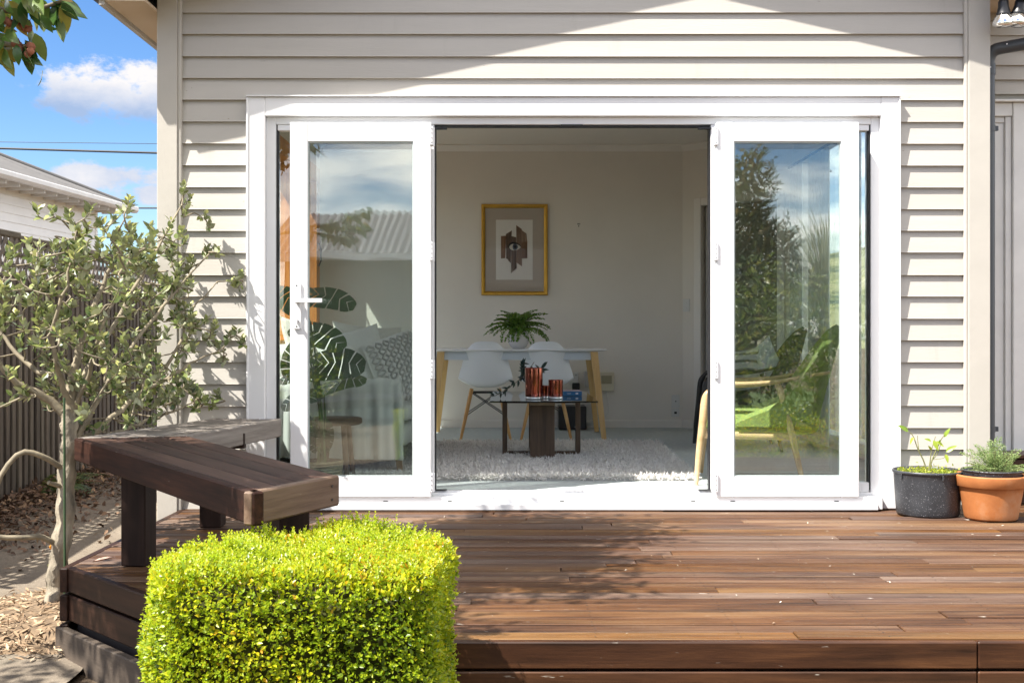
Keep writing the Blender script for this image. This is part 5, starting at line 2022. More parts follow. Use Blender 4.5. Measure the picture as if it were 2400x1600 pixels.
for k in range(40):
    a = rng.uniform(0, 6.283)
    me, sm = ffs[k % 4]
    s = rng.uniform(.7, 1.05)
    tilt = rng.uniform(-1.15, -.45) if k % 2 else rng.uniform(-.5, .35)
    o = place('frond', me, fern, (.02 * math.cos(a), .02 * math.sin(a), 0), (rng.gauss(0, .2), tilt, a), (s, s, s))
    place('rib', sm, o)
for a, s, tilt in ((.35, 1.12, -.72), (2.5, 1.0, -.75), (.1, 1.0, -.35), (3.0, 1.1, -.1), (3.3, .95, -.35)):
    o = place('frond', ffs[0][0], fern, (0, 0, 0), (0, tilt, a), (s, s, s)); place('rib', ffs[0][1], o)

# ---------------------------------------------------------------- framed picture
pic = thing('framed_picture', 'gold-framed collage of an eye on wooden shards hanging on the back wall', 'picture', (.0235, RY - .002, 1.715))
M['gold'] = plain('gold_frame', (.62, .36, .06), .34, .1, 9, metal=.75)
M['mount'] = plain('taupe_mount_card', (.46, .40, .34), .9, .02, 2)
M['paper'] = plain('pale_paper', (.74, .72, .68), .9, .02, 2)
M['shard'] = wood('old_wood_shard', (.05, .032, .022), (.15, .095, .065), (.28, .21, .155), 2, 40, .85, .5, fine=3)
M['shard2'] = wood('rust_wood_shard', (.07, .035, .018), (.16, .085, .045), (.25, .16, .10), 2, 40, .85, .3, fine=3)
FWD, FHT, FWID = .307, .421, .036
prof = [(0, 0), (.0, .020), (.008, .028), (.020, .028), (.030, .018), (FWID, .012), (FWID, 0)]
g = G()
def fr_pt(k, o, dpt):
    sx, sz = ((-1, -1), (1, -1), (1, 1), (-1, 1))[k % 4]
    return (sx * (FWD - o), -dpt, sz * (FHT - o))
for k in range(4):
    v = [fr_pt(k, o, d_) for o, d_ in prof] + [fr_pt(k + 1, o, d_) for o, d_ in prof]
    n = len(prof)
    g2 = G(); g2.add(v, [(i, n + i, n + (i + 1) % n, (i + 1) % n) for i in range(n)]); g2.build('frame_bar', M['gold'], pic)
g = G(); g.box(-FWD + .03, FWD - .03, -.006, -.002, -FHT + .03, FHT - .03); g.build('mount', M['mount'], pic)
px0, px1, pz0, pz1 = -.172, .168, -.278, .277
g = G(); g.box(px0, px1, -.0085, -.0065, pz0, pz1); g.build('paper', M['paper'], pic)
g = G(); g.box(-FWD + .034, FWD - .034, -.0175, -.0168, -FHT + .034, FHT - .034); g.build('glazing', M['pglass'], pic)
# shards: polygons in picture coordinates (x, z) as fractions read off the print
def sx_(u): return px0 + (u - 222) / (815 - 222) * (px1 - px0)
def sz_(w): return pz1 - (w - 300) / (1260 - 300) * (pz1 - pz0)
shards = [([(302, 560), (385, 555), (370, 915), (302, 920)], 'shard2'), ([(640, 640), (728, 640), (728, 918), (640, 918)], 'shard2'), ([(382, 530), (480, 470), (470, 640), (430, 940), (388, 920)], 'shard'),
          ([(430, 640), (470, 600), (462, 995), (418, 950)], 'shard'), ([(468, 560), (548, 580), (556, 1070), (468, 1155)], 'shard'), ([(548, 385), (640, 450), (640, 1045), (556, 985)], 'shard'), ([(640, 470), (715, 520), (725, 650), (640, 660)], 'shard')]
for k, (P, mt) in enumerate(shards):
    g = G()
    pts = [(sx_(a), sz_(b)) for a, b in P]
    c = Vector((sum(p[0] for p in pts) / len(pts), sum(p[1] for p in pts) / len(pts)))
    g.extrude([(p[0] - c.x, p[1] - c.y) for p in pts], 1, -.0022 - .0002 * k, 0)
    g.build('shard', M[mt], pic, (c.x, -.0086, c.y))
ez = Vector((sx_(530), 0, sz_(735)))
def ell(name, a, b, c, dpt, mat, pw=1.0, n=28):
    g = G()
    pts = []
    for i in range(n):
        q = 2 * math.pi * i / n
        cs, sn = math.cos(q), math.sin(q)
        pts.append((c[0] + a * cs, c[1] + b * math.copysign(abs(sn) ** pw, sn) * (1 - .25 * cs)))
    g.add([(x, dpt, z) for x, z in pts], [tuple(range(n))])
    g.build(name, mat, pic)
M['eyew'] = plain('eye_white_print', (.60, .57, .50), .9)
M['eyed'] = plain('eye_dark_print', (.02, .02, .024), .8)
M['eyei'] = plain('eye_iris_print', (.07, .09, .12), .8)
ell('eye_lashes', .060, .040, (ez.x - .004, ez.z + .006), -.0128, M['eyed'], 1.3)
ell('eye_white', .053, .030, (ez.x, ez.z - .002), -.0130, M['eyew'], 1.2)
ell('iris', .025, .029, (ez.x + .002, ez.z), -.0132, M['eyei'])
ell('pupil', .012, .013, (ez.x + .002, ez.z), -.0134, M['eyed'])
hk = thing('picture_hook', 'small dark picture hook left bare on the back wall', 'hook', (.618, RY - .001, 1.94))
g = G(); g.box(-.012, -.006, -.004, 0, .008, .02); g.box(-.002, .004, -.004, 0, .008, .02); g.box(.008, .013, -.004, 0, .008, .02); g.box(-.004, .004, -.006, 0, -.012, .0); g.build('hook', M['black'], hk)

# ---------------------------------------------------------------- wall fittings and cables
M['plate'] = plain('white_switch_plate', (.66, .66, .64), .35, .02, 3)
M['cream'] = plain('cream_plastic', (.62, .57, .44), .45, .03, 3)
M['greybox'] = plain('grey_plastic_box', (.42, .41, .40), .5, .03, 3)
def fitting(name, label, cat, x0, x1, z0, z1, dpt, mat, extra=None):
    f_ = thing(name, label, cat, ((x0 + x1) / 2, RY - .001, (z0 + z1) / 2))
    w, h_ = (x1 - x0) / 2, (z1 - z0) / 2
    g = G(); g.box(-w, w, -dpt, 0, -h_, h_, min(.004, dpt * .4)); g.build('cover', mat, f_)
    return f_, w, h_
f_, w, h_ = fitting('tv_socket', 'tall white aerial socket low on the back wall near the corner', 'socket', 1.478, 1.553, .255, .373, .009, M['plate'])
g = G(); g.tube([(0, -.008, -.0), (0, -.016, -.0)], .006, 10); g.build('connector', M['black'], f_)
f_, w, h_ = fitting('phone_socket', 'small square white socket just under the aerial socket', 'socket', 1.478, 1.550, .172, .248, .009, M['plate'])
g = G(); g.box(-.012, .012, -.0115, -.009, -.012, .008); g.build('port', M['black'], f_)
f_, w, h_ = fitting('power_socket', 'white double power socket behind the right-hand shell chair with a black plug', 'socket', .53, .615, .47, .585, .009, M['plate'])
for zz in (.03,):
    for xx in (-.02, .02):
        g = G(); g.box(xx - .006, xx - .003, -.0105, -.009, zz - .008, zz + .006); g.box(xx + .003, xx + .006, -.0105, -.009, zz - .008, zz + .006); g.build('pin_slot', M['black'], f_)
pg = thing('power_adapter', 'black plug-in power adapter in the socket behind the right-hand chair', 'adapter', (.59, RY - .011, .465))
g = G(); g.box(-.035, .035, -.06, 0, -.06, .02, .006); g.build('adapter_case', M['black'], pg)
f_, w, h_ = fitting('grey_box', 'grey wall box with a yellow warning triangle behind the table leg', 'wall box', .672, .778, .445, .592, .05, M['greybox'])
g = G(); g.add([(-.012, -.0505, -.06), (.022, -.0505, -.06), (.005, -.0505, -.03)], [(0, 1, 2)]); g.build('warning_triangle', plain('yellow_sticker', (.62, .45, .02), .5), f_)
f_, w, h_ = fitting('meter_box', 'cream wall box with a window right of the table leg', 'wall box', .795, .940, .41, .585, .06, M['cream'])
g = G(); g.box(-.045, .052, -.0622, -.06, -.02, .055, .001); g.build('window', plain('smoked_window', (.30, .27, .18), .3), f_)
sw = thing('light_switch', 'white light switch on the angled wall by the doorway', 'switch', (ax + .045 * math.cos(th), ay + .045 * math.sin(th), 1.20), th)
g = G(); g.box(-.036, .036, -.010, -.0, -.058, .058, .003); g.build('switch_plate', M['plate'], sw)
g = G()
for z in (-.025, .025): g.box(-.006, .006, -.014, -.010, z - .01, z + .01, .001)
g.build('rocker', M['plate'], sw)
sub = thing('black_speaker_box', 'black speaker box on the floor under the dining table', 'speaker', (.545, 4.47, FZ))
g = G(); g.box(-.125, .125, -.14, .14, .006, .215, .006); g.build('cabinet', M['black'], sub)
g = G()
g.lathe([(.007, 0), (.010, 0), (.010, .002), (.007, .002)], 16); v0 = g.v[:]; g.v = [(x + .03, -.141 - z, y + .03) for x, y, z in v0]
g.build('badge', M['hinge'], sub)
M['cable'] = plain('white_cable', (.62, .60, .56), .5)
cb = G(); cb.tube(curve_pts([(.87, 4.63, .41), (.885, 4.62, .30), (.89, 4.6, .22), (.84, 4.6, .17), (.78, 4.61, .20)], 20), .004, 6)
tag(cb.build('white_cable', M['cable']), 'thin white cable hanging in a loop below the cream wall box', 'cable')
cb = G()
for k in range(5):
    a0 = rng.uniform(0, 1)
    cb.tube([(.71 + (.06 + .01 * k) * math.cos(a0 + i * .5), 4.60 + .006 * k, .20 + (.085 + .006 * k) * math.sin(a0 + i * .5)) for i in range(14)], .0035, 6)
tag(cb.build('cable_coil', M['cable']), 'tangled coil of grey cables beside the black speaker box', 'cable')

# ---------------------------------------------------------------- coffee table and what stands on it
M['smoke'] = None
t = NT('smoked_glass')
ge = t.n('ShaderNodeNewGeometry')
dt_ = t.n('ShaderNodeVectorMath', operation='DOT_PRODUCT')
t.l(ge.outputs['Normal'], dt_.inputs[0]); t.l(ge.outputs['Incoming'], dt_.inputs[1])
fr_ = t.math('ADD', t.math('MULTIPLY', t.math('POWER', t.math('SUBTRACT', 1.0, t.math('ABSOLUTE', dt_.outputs['Value']), True), 5.0), .95), .05)
tr = t.n('ShaderNodeBsdfTransparent'); tr.inputs['Color'].default_value = (.50, .51, .50, 1)
gl = t.n('ShaderNodeBsdfGlossy'); gl.inputs['Roughness'].default_value = .01
mx = t.n('ShaderNodeMixShader'); t.l(t.math('MULTIPLY', fr_, 1.2, True), mx.inputs[0]); t.l(tr.outputs[0], mx.inputs[1]); t.l(gl.outputs[0], mx.inputs[2])
M['smoke'] = t.done(mx.outputs[0])
M['walnut'] = wood('dark_walnut', (.045, .026, .015), (.10, .062, .038), (.17, .115, .075), 2, 20, .5, .1)
CX, CY = .205, 1.93
cz = FZ + .014
ct_ = thing('coffee_table', 'smoked glass coffee table on crossed dark wood frames', 'table', (CX, CY, cz))
GZT = .42
g = G()
out = []
for cx, cy, a0, r in ((.35 - .05, .67 - .05, 0, .05), (-.35 + .05, .67 - .05, 90, .05), (-.35 + .01, -.67 + .01, 180, .01), (.35 - .01, -.67 + .01, 270, .01)):
    for k in range(5):
        a = R(a0 + 22.5 * k); out.append((cx + r * math.cos(a), cy + r * math.sin(a)))
g.slab(out, GZT - .010, GZT, .002); g.build('glass_top', M['smoke'], ct_)
yb = .0
g = G()
for x0, x1 in ((-.272, -.238), (.238, .272)): g.box(x0, x1, -.03, .03, 0, GZT - .0115, .003)
g.box(-.238, .238, -.03, .03, 0, .034, .003); g.box(-.238, .238, -.03, .03, GZT - .05, GZT - .0115, .003)
g.build('cross_frame', M['walnut'], ct_)
g = G()
for y0, y1 in ((-.30, -.255), (.255, .30)): g.box(-.083, .083, y0, y1, 0, GZT - .05, .003)
for y0, y1 in ((-.255, -.031), (.031, .255)): g.box(-.083, .083, y0, y1, .0, .034, .003)
g.build('long_frame', M['walnut'], ct_)
g = G(); g.box(-.086, .086, -.305, -.25, GZT - .0495, GZT - .0115, .003); g.build('block', wood('pale_block', (.16, .11, .07), (.25, .18, .12), (.32, .25, .18), 0, 20, .55, .05), ct_)
M['copper'] = plain('copper_lustre_glass', (.33, .10, .075), .07, .45, 7, metal=.92, stretch=(1, 1, .08))
M['clearbase'] = plain('thick_clear_glass', (.75, .78, .78), .05, .05, 3, metal=.6)
def vase(name, label, x, y, r, h):
    z = cz + GZT + .001
    o = thing(name, label, 'vase', (x, y, z))
    g = G(); g.lathe([(r * .96, .016), (r * .985, .03), (r, h * .5), (r * 1.01, h - .004), (r * 1.005, h), (r * .97, h), (r * .955, h * .5), (r * .9, .03), (.001, .028)], 40); g.build('body', M['copper'], o)
    g = G(); g.lathe([(.001, 0), (r * .92, 0), (r * .955, .004), (r * .955, .0155), (.001, .0157)], 40); g.build('glass_base', M['clearbase'], o)
    return o
vase('copper_vase', 'tall copper glass vase on the coffee table', .145, 1.50, .0585, .207)
vase('copper_vase', 'middle-sized copper glass vase beside the blue book', .290, 1.51, .048, .127)
vase('copper_vase', 'smallest copper glass votive between the two copper vases', .215, 1.59, .031, .085)
M['bookblue'] = plain('blue_book_spine', (.012, .115, .26), .45, .03, 3)
M['page'] = plain('book_pages', (.62, .59, .52), .9, .1, 90, stretch=(1, 1, 30))
M['bookcover'] = plain('mottled_grey_cover', (.30, .25, .30), .5, .5, 40)
M['print'] = plain('white_print', (.78, .80, .82), .6)
bk = thing('book', 'blue-spined book lying on the coffee table behind the copper vases', 'book', (.40, 2.03, cz + GZT + .001), .0)
bw, bdp, bt = .085, .13, .031
g = G(); g.box(-bw - .06, bw, -bdp + .004, bdp, .003, bt - .003); g.build('pages', M['page'], bk)
g = G(); g.box(-bw - .062, bw + .002, -bdp, -bdp + .0035, .0, bt, .001); g.build('spine', M['bookblue'], bk)
g = G(); g.box(-bw - .062, bw + .002, -bdp + .0036, bdp + .002, bt - .0028, bt, .0005); g.build('cover', M['bookcover'], bk)
def text(parent, body, size, loc, mat, rot=(R(90), 0, 0), name='title_text'):
    cu = bpy.data.curves.new(name, 'FONT')
    cu.body, cu.size, cu.extrude = body, size, .0002
    cu.offset = .0004
    o = bpy.data.objects.new(name, cu)
    cu.materials.append(mat)
    COL.objects.link(o)
    bpy.context.view_layer.update()
    me = bpy.data.meshes.new_from_object(o.evaluated_get(bpy.context.evaluated_depsgraph_get()))
    bpy.data.objects.remove(o)
    o = bpy.data.objects.new(name, me)
    COL.objects.link(o)
    o.location, o.rotation_euler, o.parent = loc, rot, parent
    return o
text(bk, 'TH', .025, (-bw + .008, -bdp - .0006, .0075), M['print'])
g = G(); g.box(-.018, .012, -bdp - .0008, -bdp - .0002, .018, .0195); g.box(-.014, .008, -bdp - .0008, -bdp - .0002, .012, .0132); g.build('subtitle_line', M['print'], bk)
ell_pts = [(.052 + .010 * math.cos(q * .5236), -bdp - .0008, .0165 + .006 * math.sin(q * .5236)) for q in range(12)]
g = G(); g.add(ell_pts, [tuple(range(12))]); g.build('emblem', M['print'], bk)
# leafy sprig lying from the tall vase towards the left
M['sprig'] = leafmat('dark_blue_green_leaves', [(0, (.010, .026, .022)), (.6, (.022, .05, .04)), (1, (.05, .085, .05))], None, .4, .1, False)
sp_ = thing('leaf_sprig', 'dark green leafy sprig trailing left from behind the tall copper vase', 'foliage', (.12, 1.62, cz + GZT + .002))
slm = tmesh('leaf', leaf_template(.062, .022, .25, .15, 4, .7), M['sprig'])
for P in ([(.03, .03, .24), (-.03, .0, .16), (-.10, -.02, .10), (-.17, -.04, .05), (-.235, -.06, .016)], [(.02, .05, .12), (.06, .05, .17), (.085, .05, .20)], [(-.04, .02, .13), (-.05, .01, .19), (-.045, 0, .23)]):
    cp = curve_pts(P, 12)
    g = G(); g.tube(cp, .0022, 5); g.build('stem', M['twig'], sp_)
    for i in range(1, 13):
        for sg in (1, -1):
            ax_ = (cp[i] - cp[i - 1]).normalized()
            d_ = ax_ * .5 + Vector((rng.gauss(0, .5), -.3 * 0 + rng.gauss(0, .5), sg * .7 + rng.gauss(0, .3)))
            if cp[i].z < .03 and d_.z < 0:
                d_.z = .1
            r_ = frames(np.array([tuple(d_)]), np.array([(rng.gauss(0, .4), -.8, .5)]))[0]
            o = place('leaf', slm, sp_)
            o.matrix_local = Matrix.Translation(cp[i]) @ Matrix(r_.tolist()).to_4x4() @ Matrix.Scale(rng.uniform(.6, 1.0), 4)

# ---------------------------------------------------------------- shaggy rug
M['rug'] = leafmat('cream_wool_tufts', [(0, (.62, .59, .56)), (.5, (.76, .74, .71)), (1, (.84, .82, .79))], None, .95, .12, spec=.1)
M['rugbase'] = plain('rug_backing', (.55, .53, .50), .95, .1, 30)
rug = thing('shaggy_rug', 'cream shaggy wool rug under the coffee table', 'rug', (0, 0, FZ))
rx0, rx1, ry0, ry1 = -1.02, 1.10, .62, 2.98
g = G(); g.slab([(rx0 + .02, ry0 + .02), (rx1 - .02, ry0 + .02), (rx1 + .03, ry1 - .02), (rx0 + .02, ry1 - .02)], .001, .02, .006); g.build('backing', M['rugbase'], rug)
nT = 52000
u_, w_ = nr.rand(nT), nr.rand(nT) ** 1.25
pos = np.stack([rx0 + (rx1 - rx0 + .05 * w_) * u_, ry0 + (ry1 - ry0) * w_, np.full(nT, .014)], 1)
lump = .5 + .5 * np.sin(pos[:, 0] * 47 + 3 * np.sin(pos[:, 1] * 19)) * np.sin(pos[:, 1] * 41 + 2.2 * np.sin(pos[:, 0] * 23))
dd = rand_dirs(nT) * .95 + np.array([0, -.15, .75])
pos[:, 2] += lump * .008
tuft = leaf_template(.030, .011, .35, .45, 2, .45)
place('pile', scatter('pile', tuft, pos, frames(dd, rand_dirs(nT) + np.array([0, 0, .6])), nr.uniform(.7, 1.25, nT), M['rug'], np.clip(.25 + .5 * lump + .2 * nr.rand(nT), 0, 1)), rug, kind='stuff')
# ---------------------------------------------------------------- armchairs on the right
M['greencloth'] = plain('green_boucle', (.25, .32, .10), .95, .16, 40, .9, 190, spec=.15, bdist=.008)
M['darkcloth'] = plain('charcoal_cloth', (.035, .037, .037), .9, .15, 40, .6, 180)
M['ash'] = wood('light_ash', (.38, .24, .11), (.56, .39, .21), (.66, .50, .31), 0, 12, .35, .05)
M['darkframe'] = plain('black_stained_frame', (.02, .019, .018), .45)
M['brownframe'] = wood('brown_ash', (.20, .105, .045), (.33, .19, .09), (.42, .27, .15), 2, 12, .38, .05)


def armchair(name, label, loc, frame, cloth, rz=0.0):
    """lounge chair facing -x: shell on a turned frame with swept arms"""
    a = thing(name, label, 'armchair', loc, rz)
    W = .62
    for sy in (0, 1):
        y0 = 0 if sy == 0 else W
        s = 1 if sy == 0 else -1
        arm = curve_pts([(.055, y0 + .02 * s, .505), (.085, y0 + .005 * s, .555), (.16, y0, .575), (.27, y0 - .004 * s, .578), (.43, y0 - .006 * s, .592), (.60, y0 + .02 * s, .625), (.74, y0 + .05 * s, .648)], 26)
        g = G(); g.tube(arm, [.013 + .010 * math.sin(math.pi * min(1, i / 20)) for i in range(27)], 12, flat=.75); g.build('arm', frame, a)
        leg = curve_pts([(.075, y0 + .012 * s, .545), (.048, y0 + .008 * s, .49), (.034, y0, .36), (.012, y0 - .004 * s, .18), (-.004, y0 - .01 * s, .0)], 18)
        g = G(); g.tube(leg, [.013, .017, .02, .022, .0235, .024, .024, .024, .0235, .023, .022, .021, .020, .019, .018, .0165, .0155, .0145, .013], 12); g.build('leg', frame, a)
        leg = curve_pts([(.455, y0 - .002 * s, .575), (.475, y0, .52), (.515, y0, .36), (.545, y0, .24), (.60, y0 - .01 * s, .0)], 18)
        g = G(); g.tube(leg, [.020 - .0035 * abs(i - 9) / 9 if i < 14 else .018 - .0014 * (i - 13) for i in range(19)], 12); g.build('leg', frame, a)
        g = G(); g.tube([(.045, y0 + .012 * s, .29), (.53, y0 + .012 * s, .285)], .017, 10, flat=1.3); g.build('side_rail', frame, a)
    # seat cushion
    def cush(u, w):
        a1, b1 = (u - .5) * 2 * math.pi, (w - .5) * math.pi
        sx = math.copysign(abs(math.cos(a1)) ** .32, math.cos(a1)) * math.cos(b1) ** .35
        sy = math.copysign(abs(math.sin(a1)) ** .32, math.sin(a1)) * math.cos(b1) ** .35
        sz = math.copysign(abs(math.sin(b1)) ** .6, math.sin(b1))
        return (.36 + .33 * sx, W / 2 + (W / 2 - .045) * sy, .355 + .07 * sz + .02 * (.36 - (.36 + .33 * sx)) + .012 * math.cos(sy * 1.4) * max(0, sz))
    g = G(); g.grid(cush, 44, 18); g.build('seat_cushion', cloth, a)
    # wrap-round back that sweeps down into wings at each side
    def backp(u, w, off):
        q = (u - .5) * 2
        aq = abs(q)
        ang_ = q * 1.75
        ry = W / 2 + .02 - off
        cy = W / 2 + ry * math.sin(max(-math.pi / 2, min(math.pi / 2, ang_)))
        fwd = max(0, abs(ang_) - math.pi / 2)
        cx = .45 + (.235 - off) * math.cos(max(-math.pi / 2, min(math.pi / 2, ang_))) - fwd * 1.3
        top = .36 + .50 * (1 - aq ** 2.1) + .04 * (1 - aq)
        z = .34 + (top - .34) * w
        lean = (z - .34) * .26
        return (cx + lean * (1 - .2 * aq), cy + (cy - W / 2) * .10 * (z - .3), z)
    NU, NV = 40, 14
    g = G()
    g.grid(lambda u, w: backp(u, w, 0), NU, NV)
    g.grid(lambda u, w: backp(1 - u, w, .075 * (1 - .0 * w)), NU, NV)
    def strip(fn, k):
        pts = [fn(i / k) for i in range(k + 1)]
        v = []
        for o_, i_ in pts:
            m_ = ((Vector(o_) + Vector(i_)) / 2)
            v += [o_, tuple(m_ + Vector((0, 0, .022))), i_]
        g.add(v, [q for i in range(k) for q in ((3 * i, 3 * i + 3, 3 * i + 4, 3 * i + 1), (3 * i + 1, 3 * i + 4, 3 * i + 5, 3 * i + 2))], True)
    strip(lambda t: (backp(t, 1, 0), backp(t, 1, .075)), NU)
    strip(lambda t: (backp(0, 1 - t, 0), backp(0, 1 - t, .075)), NV)
    strip(lambda t: (backp(1, t, 0), backp(1, t, .075)), NV)
    g.build('backrest', cloth, a)
    return a


armchair('armchair', 'green boucle armchair with pale wooden arm behind the right door glass', (1.06, .43, FZ), M['ash'], M['greencloth'], -.2)
armchair('armchair', 'black framed charcoal armchair holding the striped cushions beyond the green one', (1.385, 2.42, FZ), M['darkframe'], M['darkcloth'], -.1)


def pillow(name, label, loc, rot, w, h, t_, mat, puff=1.0):
    def pf(sgn):
        def fn(u, v_):
            x, y = u * 2 - 1, v_ * 2 - 1
            ex, ey = 1 - .10 * (1 - abs(y) ** 2) , 1 - .10 * (1 - abs(x) ** 2)
            z = sgn * t_ * max(0, (1 - abs(x) ** 2.4)) ** .55 * max(0, (1 - abs(y) ** 2.4)) ** .55 * (1 + .10 * math.sin(3 * x + 5 * y) * puff)
            if sgn < 0:
                return (-x * w * ex, y * h * ey, z) if False else (x * w * ex, y * h * ey, z)
            return (x * w * ex, y * h * ey, z)
        return fn
    g = G()
    g.grid(pf(1), 18, 18)
    f1 = pf(-1)
    g.grid(lambda u, v_: f1(1 - u, v_), 18, 18)
    o = g.build(name, mat, None, loc, rot)
    return tag(o, label, 'cushion')


t = NT('striped_cushion')
v = t.coords((1, 1, 1), False)
wv = t.n('ShaderNodeTexWave', wave_type='BANDS', bands_direction='Y')
wv.inputs['Scale'].default_value = 4.2; wv.inputs['Distortion'].default_value = .3
t.l(v, wv.inputs['Vector'])
nn = t.noise(v, 160, 3)
col = t.ramp(wv.outputs['Fac'], [(.60, (.52, .52, .50)), (.74, (.22, .22, .22)), (.80, (.40, .40, .39)), (.90, (.13, .13, .135))])
M['stripe'] = t.done(t.bsdf(col, .95, 0, .1, nn, .4, .003))
M['lin'] = plain('cream_linen', (.62, .60, .54), .95, .06, 6, .5, 190, spec=.1)
M['linw'] = plain('white_linen', (.70, .70, .67), .95, .05, 6, .5, 190, spec=.1)
M['bluepale'] = plain('pale_striped_linen', (.50, .53, .55), .95, .12, 18, .5, 190, spec=.1)
pillow('cushion', 'grey and white striped cushion lying back on the black armchair', (1.70, 2.62, .655), (R(62), R(-8), R(-38)), .23, .19, .075, M['stripe'])
pillow('cushion', 'smaller pale striped cushion leaning beside the grey striped one', (1.86, 2.55, .685), (R(68), R(-35), R(-30)), .18, .18, .06, M['bluepale'])
# plain curtain drops on the right wall
M['curtain'] = plain('pale_grey_curtain', (.56, .58, .58), .9, .04, 4)
for y0, y1, lab in ((2.55, 3.10, 'pale grey curtain panel on the right wall nearer the door'), (3.38, 3.76, 'pale grey curtain panel further back beside the angled wall')):
    g = G()
    g.grid(lambda u, w: (RX1 - .05 - .025 * math.sin(u * (y1 - y0) * 62), y0 + (y1 - y0) * u, FZ + .02 + 2.25 * w), 60, 4)
    tag(g.build('curtain', M['curtain']), lab, 'curtain')
g = G(); g.tube([(RX1 - .05, 2.4, FZ + 2.29), (RX1 - .05, 3.85, FZ + 2.29)], .012, 8); g.box(RX1 - .05, RX1 + .0, 2.5, 2.52, FZ + 2.28, FZ + 2.30); g.box(RX1 - .05, RX1 + .0, 3.7, 3.72, FZ + 2.28, FZ + 2.30)
tag(g.build('curtain_rod', M['black']), 'black curtain rod along the right wall above the pale curtains', 'rod')

# ---------------------------------------------------------------- sofa side of the room
M['sofa'] = plain('pale_grey_sofa', (.50, .51, .49), .95, .06, 8, .5, 170, spec=.1)
M['throw'] = None
M['sofawood'] = wood('sofa_oak', (.22, .14, .07), (.34, .24, .14), (.42, .32, .2), 2, 14, .45, .05)
sf = thing('sofa', 'pale grey sofa along the left wall seen through the left door glass', 'sofa', (-1.20, 1.85, FZ))


def sbox(x0, x1, y0, y1, z0, z1, r):
    g = G()
    def fn(u, w):
        a1, b1 = (u - .5) * 2 * math.pi, (w - .5) * math.pi
        sx = math.copysign(abs(math.cos(a1)) ** .22, math.cos(a1)) * math.cos(b1) ** r
        sy = math.copysign(abs(math.sin(a1)) ** .22, math.sin(a1)) * math.cos(b1) ** r
        sz = math.copysign(abs(math.sin(b1)) ** .45, math.sin(b1))
        return ((x0 + x1) / 2 + (x1 - x0) / 2 * sx, (y0 + y1) / 2 + (y1 - y0) / 2 * sy, (z0 + z1) / 2 + (z1 - z0) / 2 * sz)
    g.grid(fn, 40, 16)
    return g


sbox(-.42, .56, -.95, .95, .15, .31, .18).build('base', M['sofa'], sf)
for y0, y1 in ((-.80, .0), (.005, .80)):
    sbox(-.28, .57, y0, y1, .305, .44, .22).build('seat_cushion', M['sofa'], sf)
for y0, y1 in ((-1.0, -.79), (.79, 1.0)):
    sbox(-.42, .53, y0, y1, .14, .575, .2).build('arm', M['sofa'], sf)
sbox(-.53, -.30, -.98, .98, .16, .74, .2).build('back', M['sofa'], sf)
for y0, y1 in ((-.78, .0), (.0, .78)):
    sbox(-.34, -.14, y0, y1, .42, .80, .25).build('back_cushion', M['sofa'], sf)
for x, y in ((.50, -.93), (.50, .93), (-.40, -.93), (-.40, .93)):
    g = G(); g.convex([(x - .022, y - .022, .15), (x + .022, y - .022, .15), (x + .022, y + .022, .15), (x - .022, y + .022, .15), (x + .00, y - .015, .0), (x + .03, y - .015, .0), (x + .03, y + .015, .0), (x + .0, y + .015, .0)], [(0, 1, 2, 3), (4, 5, 6, 7), (0, 1, 5, 4), (1, 2, 6, 5), (2, 3, 7, 6), (3, 0, 4, 7)])
    g.build('leg', M['sofawood'], sf)
g = G(); g.box(-.40, .53, -.965, -.925, .115, .15); g.build('plinth_rail', M['sofawood'], sf)
# throw hanging over the arm nearest the door
g = G()
def thr(u, w):
    x = -1.62 + .92 * u
    s = w * 1.05
    fold = .010 * math.sin(u * 46) + .006 * math.sin(u * 91 + 1)
    if s < .46:
        y, z = .845 - .012 - fold * min(1, (0.46 - s) * 5 + .2), .19 + s + .0
    elif s < .72:
        a = (s - .46) / .26
        y, z = .845 - .012 + .24 * a, .650 + .020 * math.sin(math.pi * a) + fold * .4
    else:
        y, z = 1.085 + .01, .650 - (s - .72) * .5
    x += .035 * (1 - w) * (u - .5) * 2 + .02 * math.sin(u * 9)
    return (x, y, z - .02 * u * (1 - w))
g.grid(thr, 90, 26)
t = NT('pale_throw')
v = t.coords((1, 1, 1), False)
wv = t.n('ShaderNodeTexWave', wave_type='BANDS', bands_direction='X'); wv.inputs['Scale'].default_value = 3.1; wv.inputs['Distortion'].default_value = 1.2
t.l(v, wv.inputs['Vector'])
col = t.ramp(wv.outputs['Fac'], [(.3, (.60, .61, .58)), (.75, (.52, .54, .52))])
M['throw'] = t.done(t.bsdf(col, .95, 0, .1, t.noise(v, 200, 3), .4, .003))
tag(g.build('throw_blanket', M['throw']), 'pale striped throw draped over the near arm of the sofa', 'blanket')
pillow('cushion', 'large cream cushion at the window end of the sofa', (-1.30, 1.40, .80), (R(70), R(6), R(62)), .27, .24, .10, M['lin'])
pillow('cushion', 'bright white cushion in front of the cream one on the sofa', (-1.02, 1.38, .76), (R(64), R(-10), R(35)), .25, .23, .10, M['linw'])
pillow('cushion', 'pale cushion standing behind the knitted one on the sofa', (-.98, 1.72, .78), (R(70), R(5), R(24)), .25, .24, .09, M['lin'])
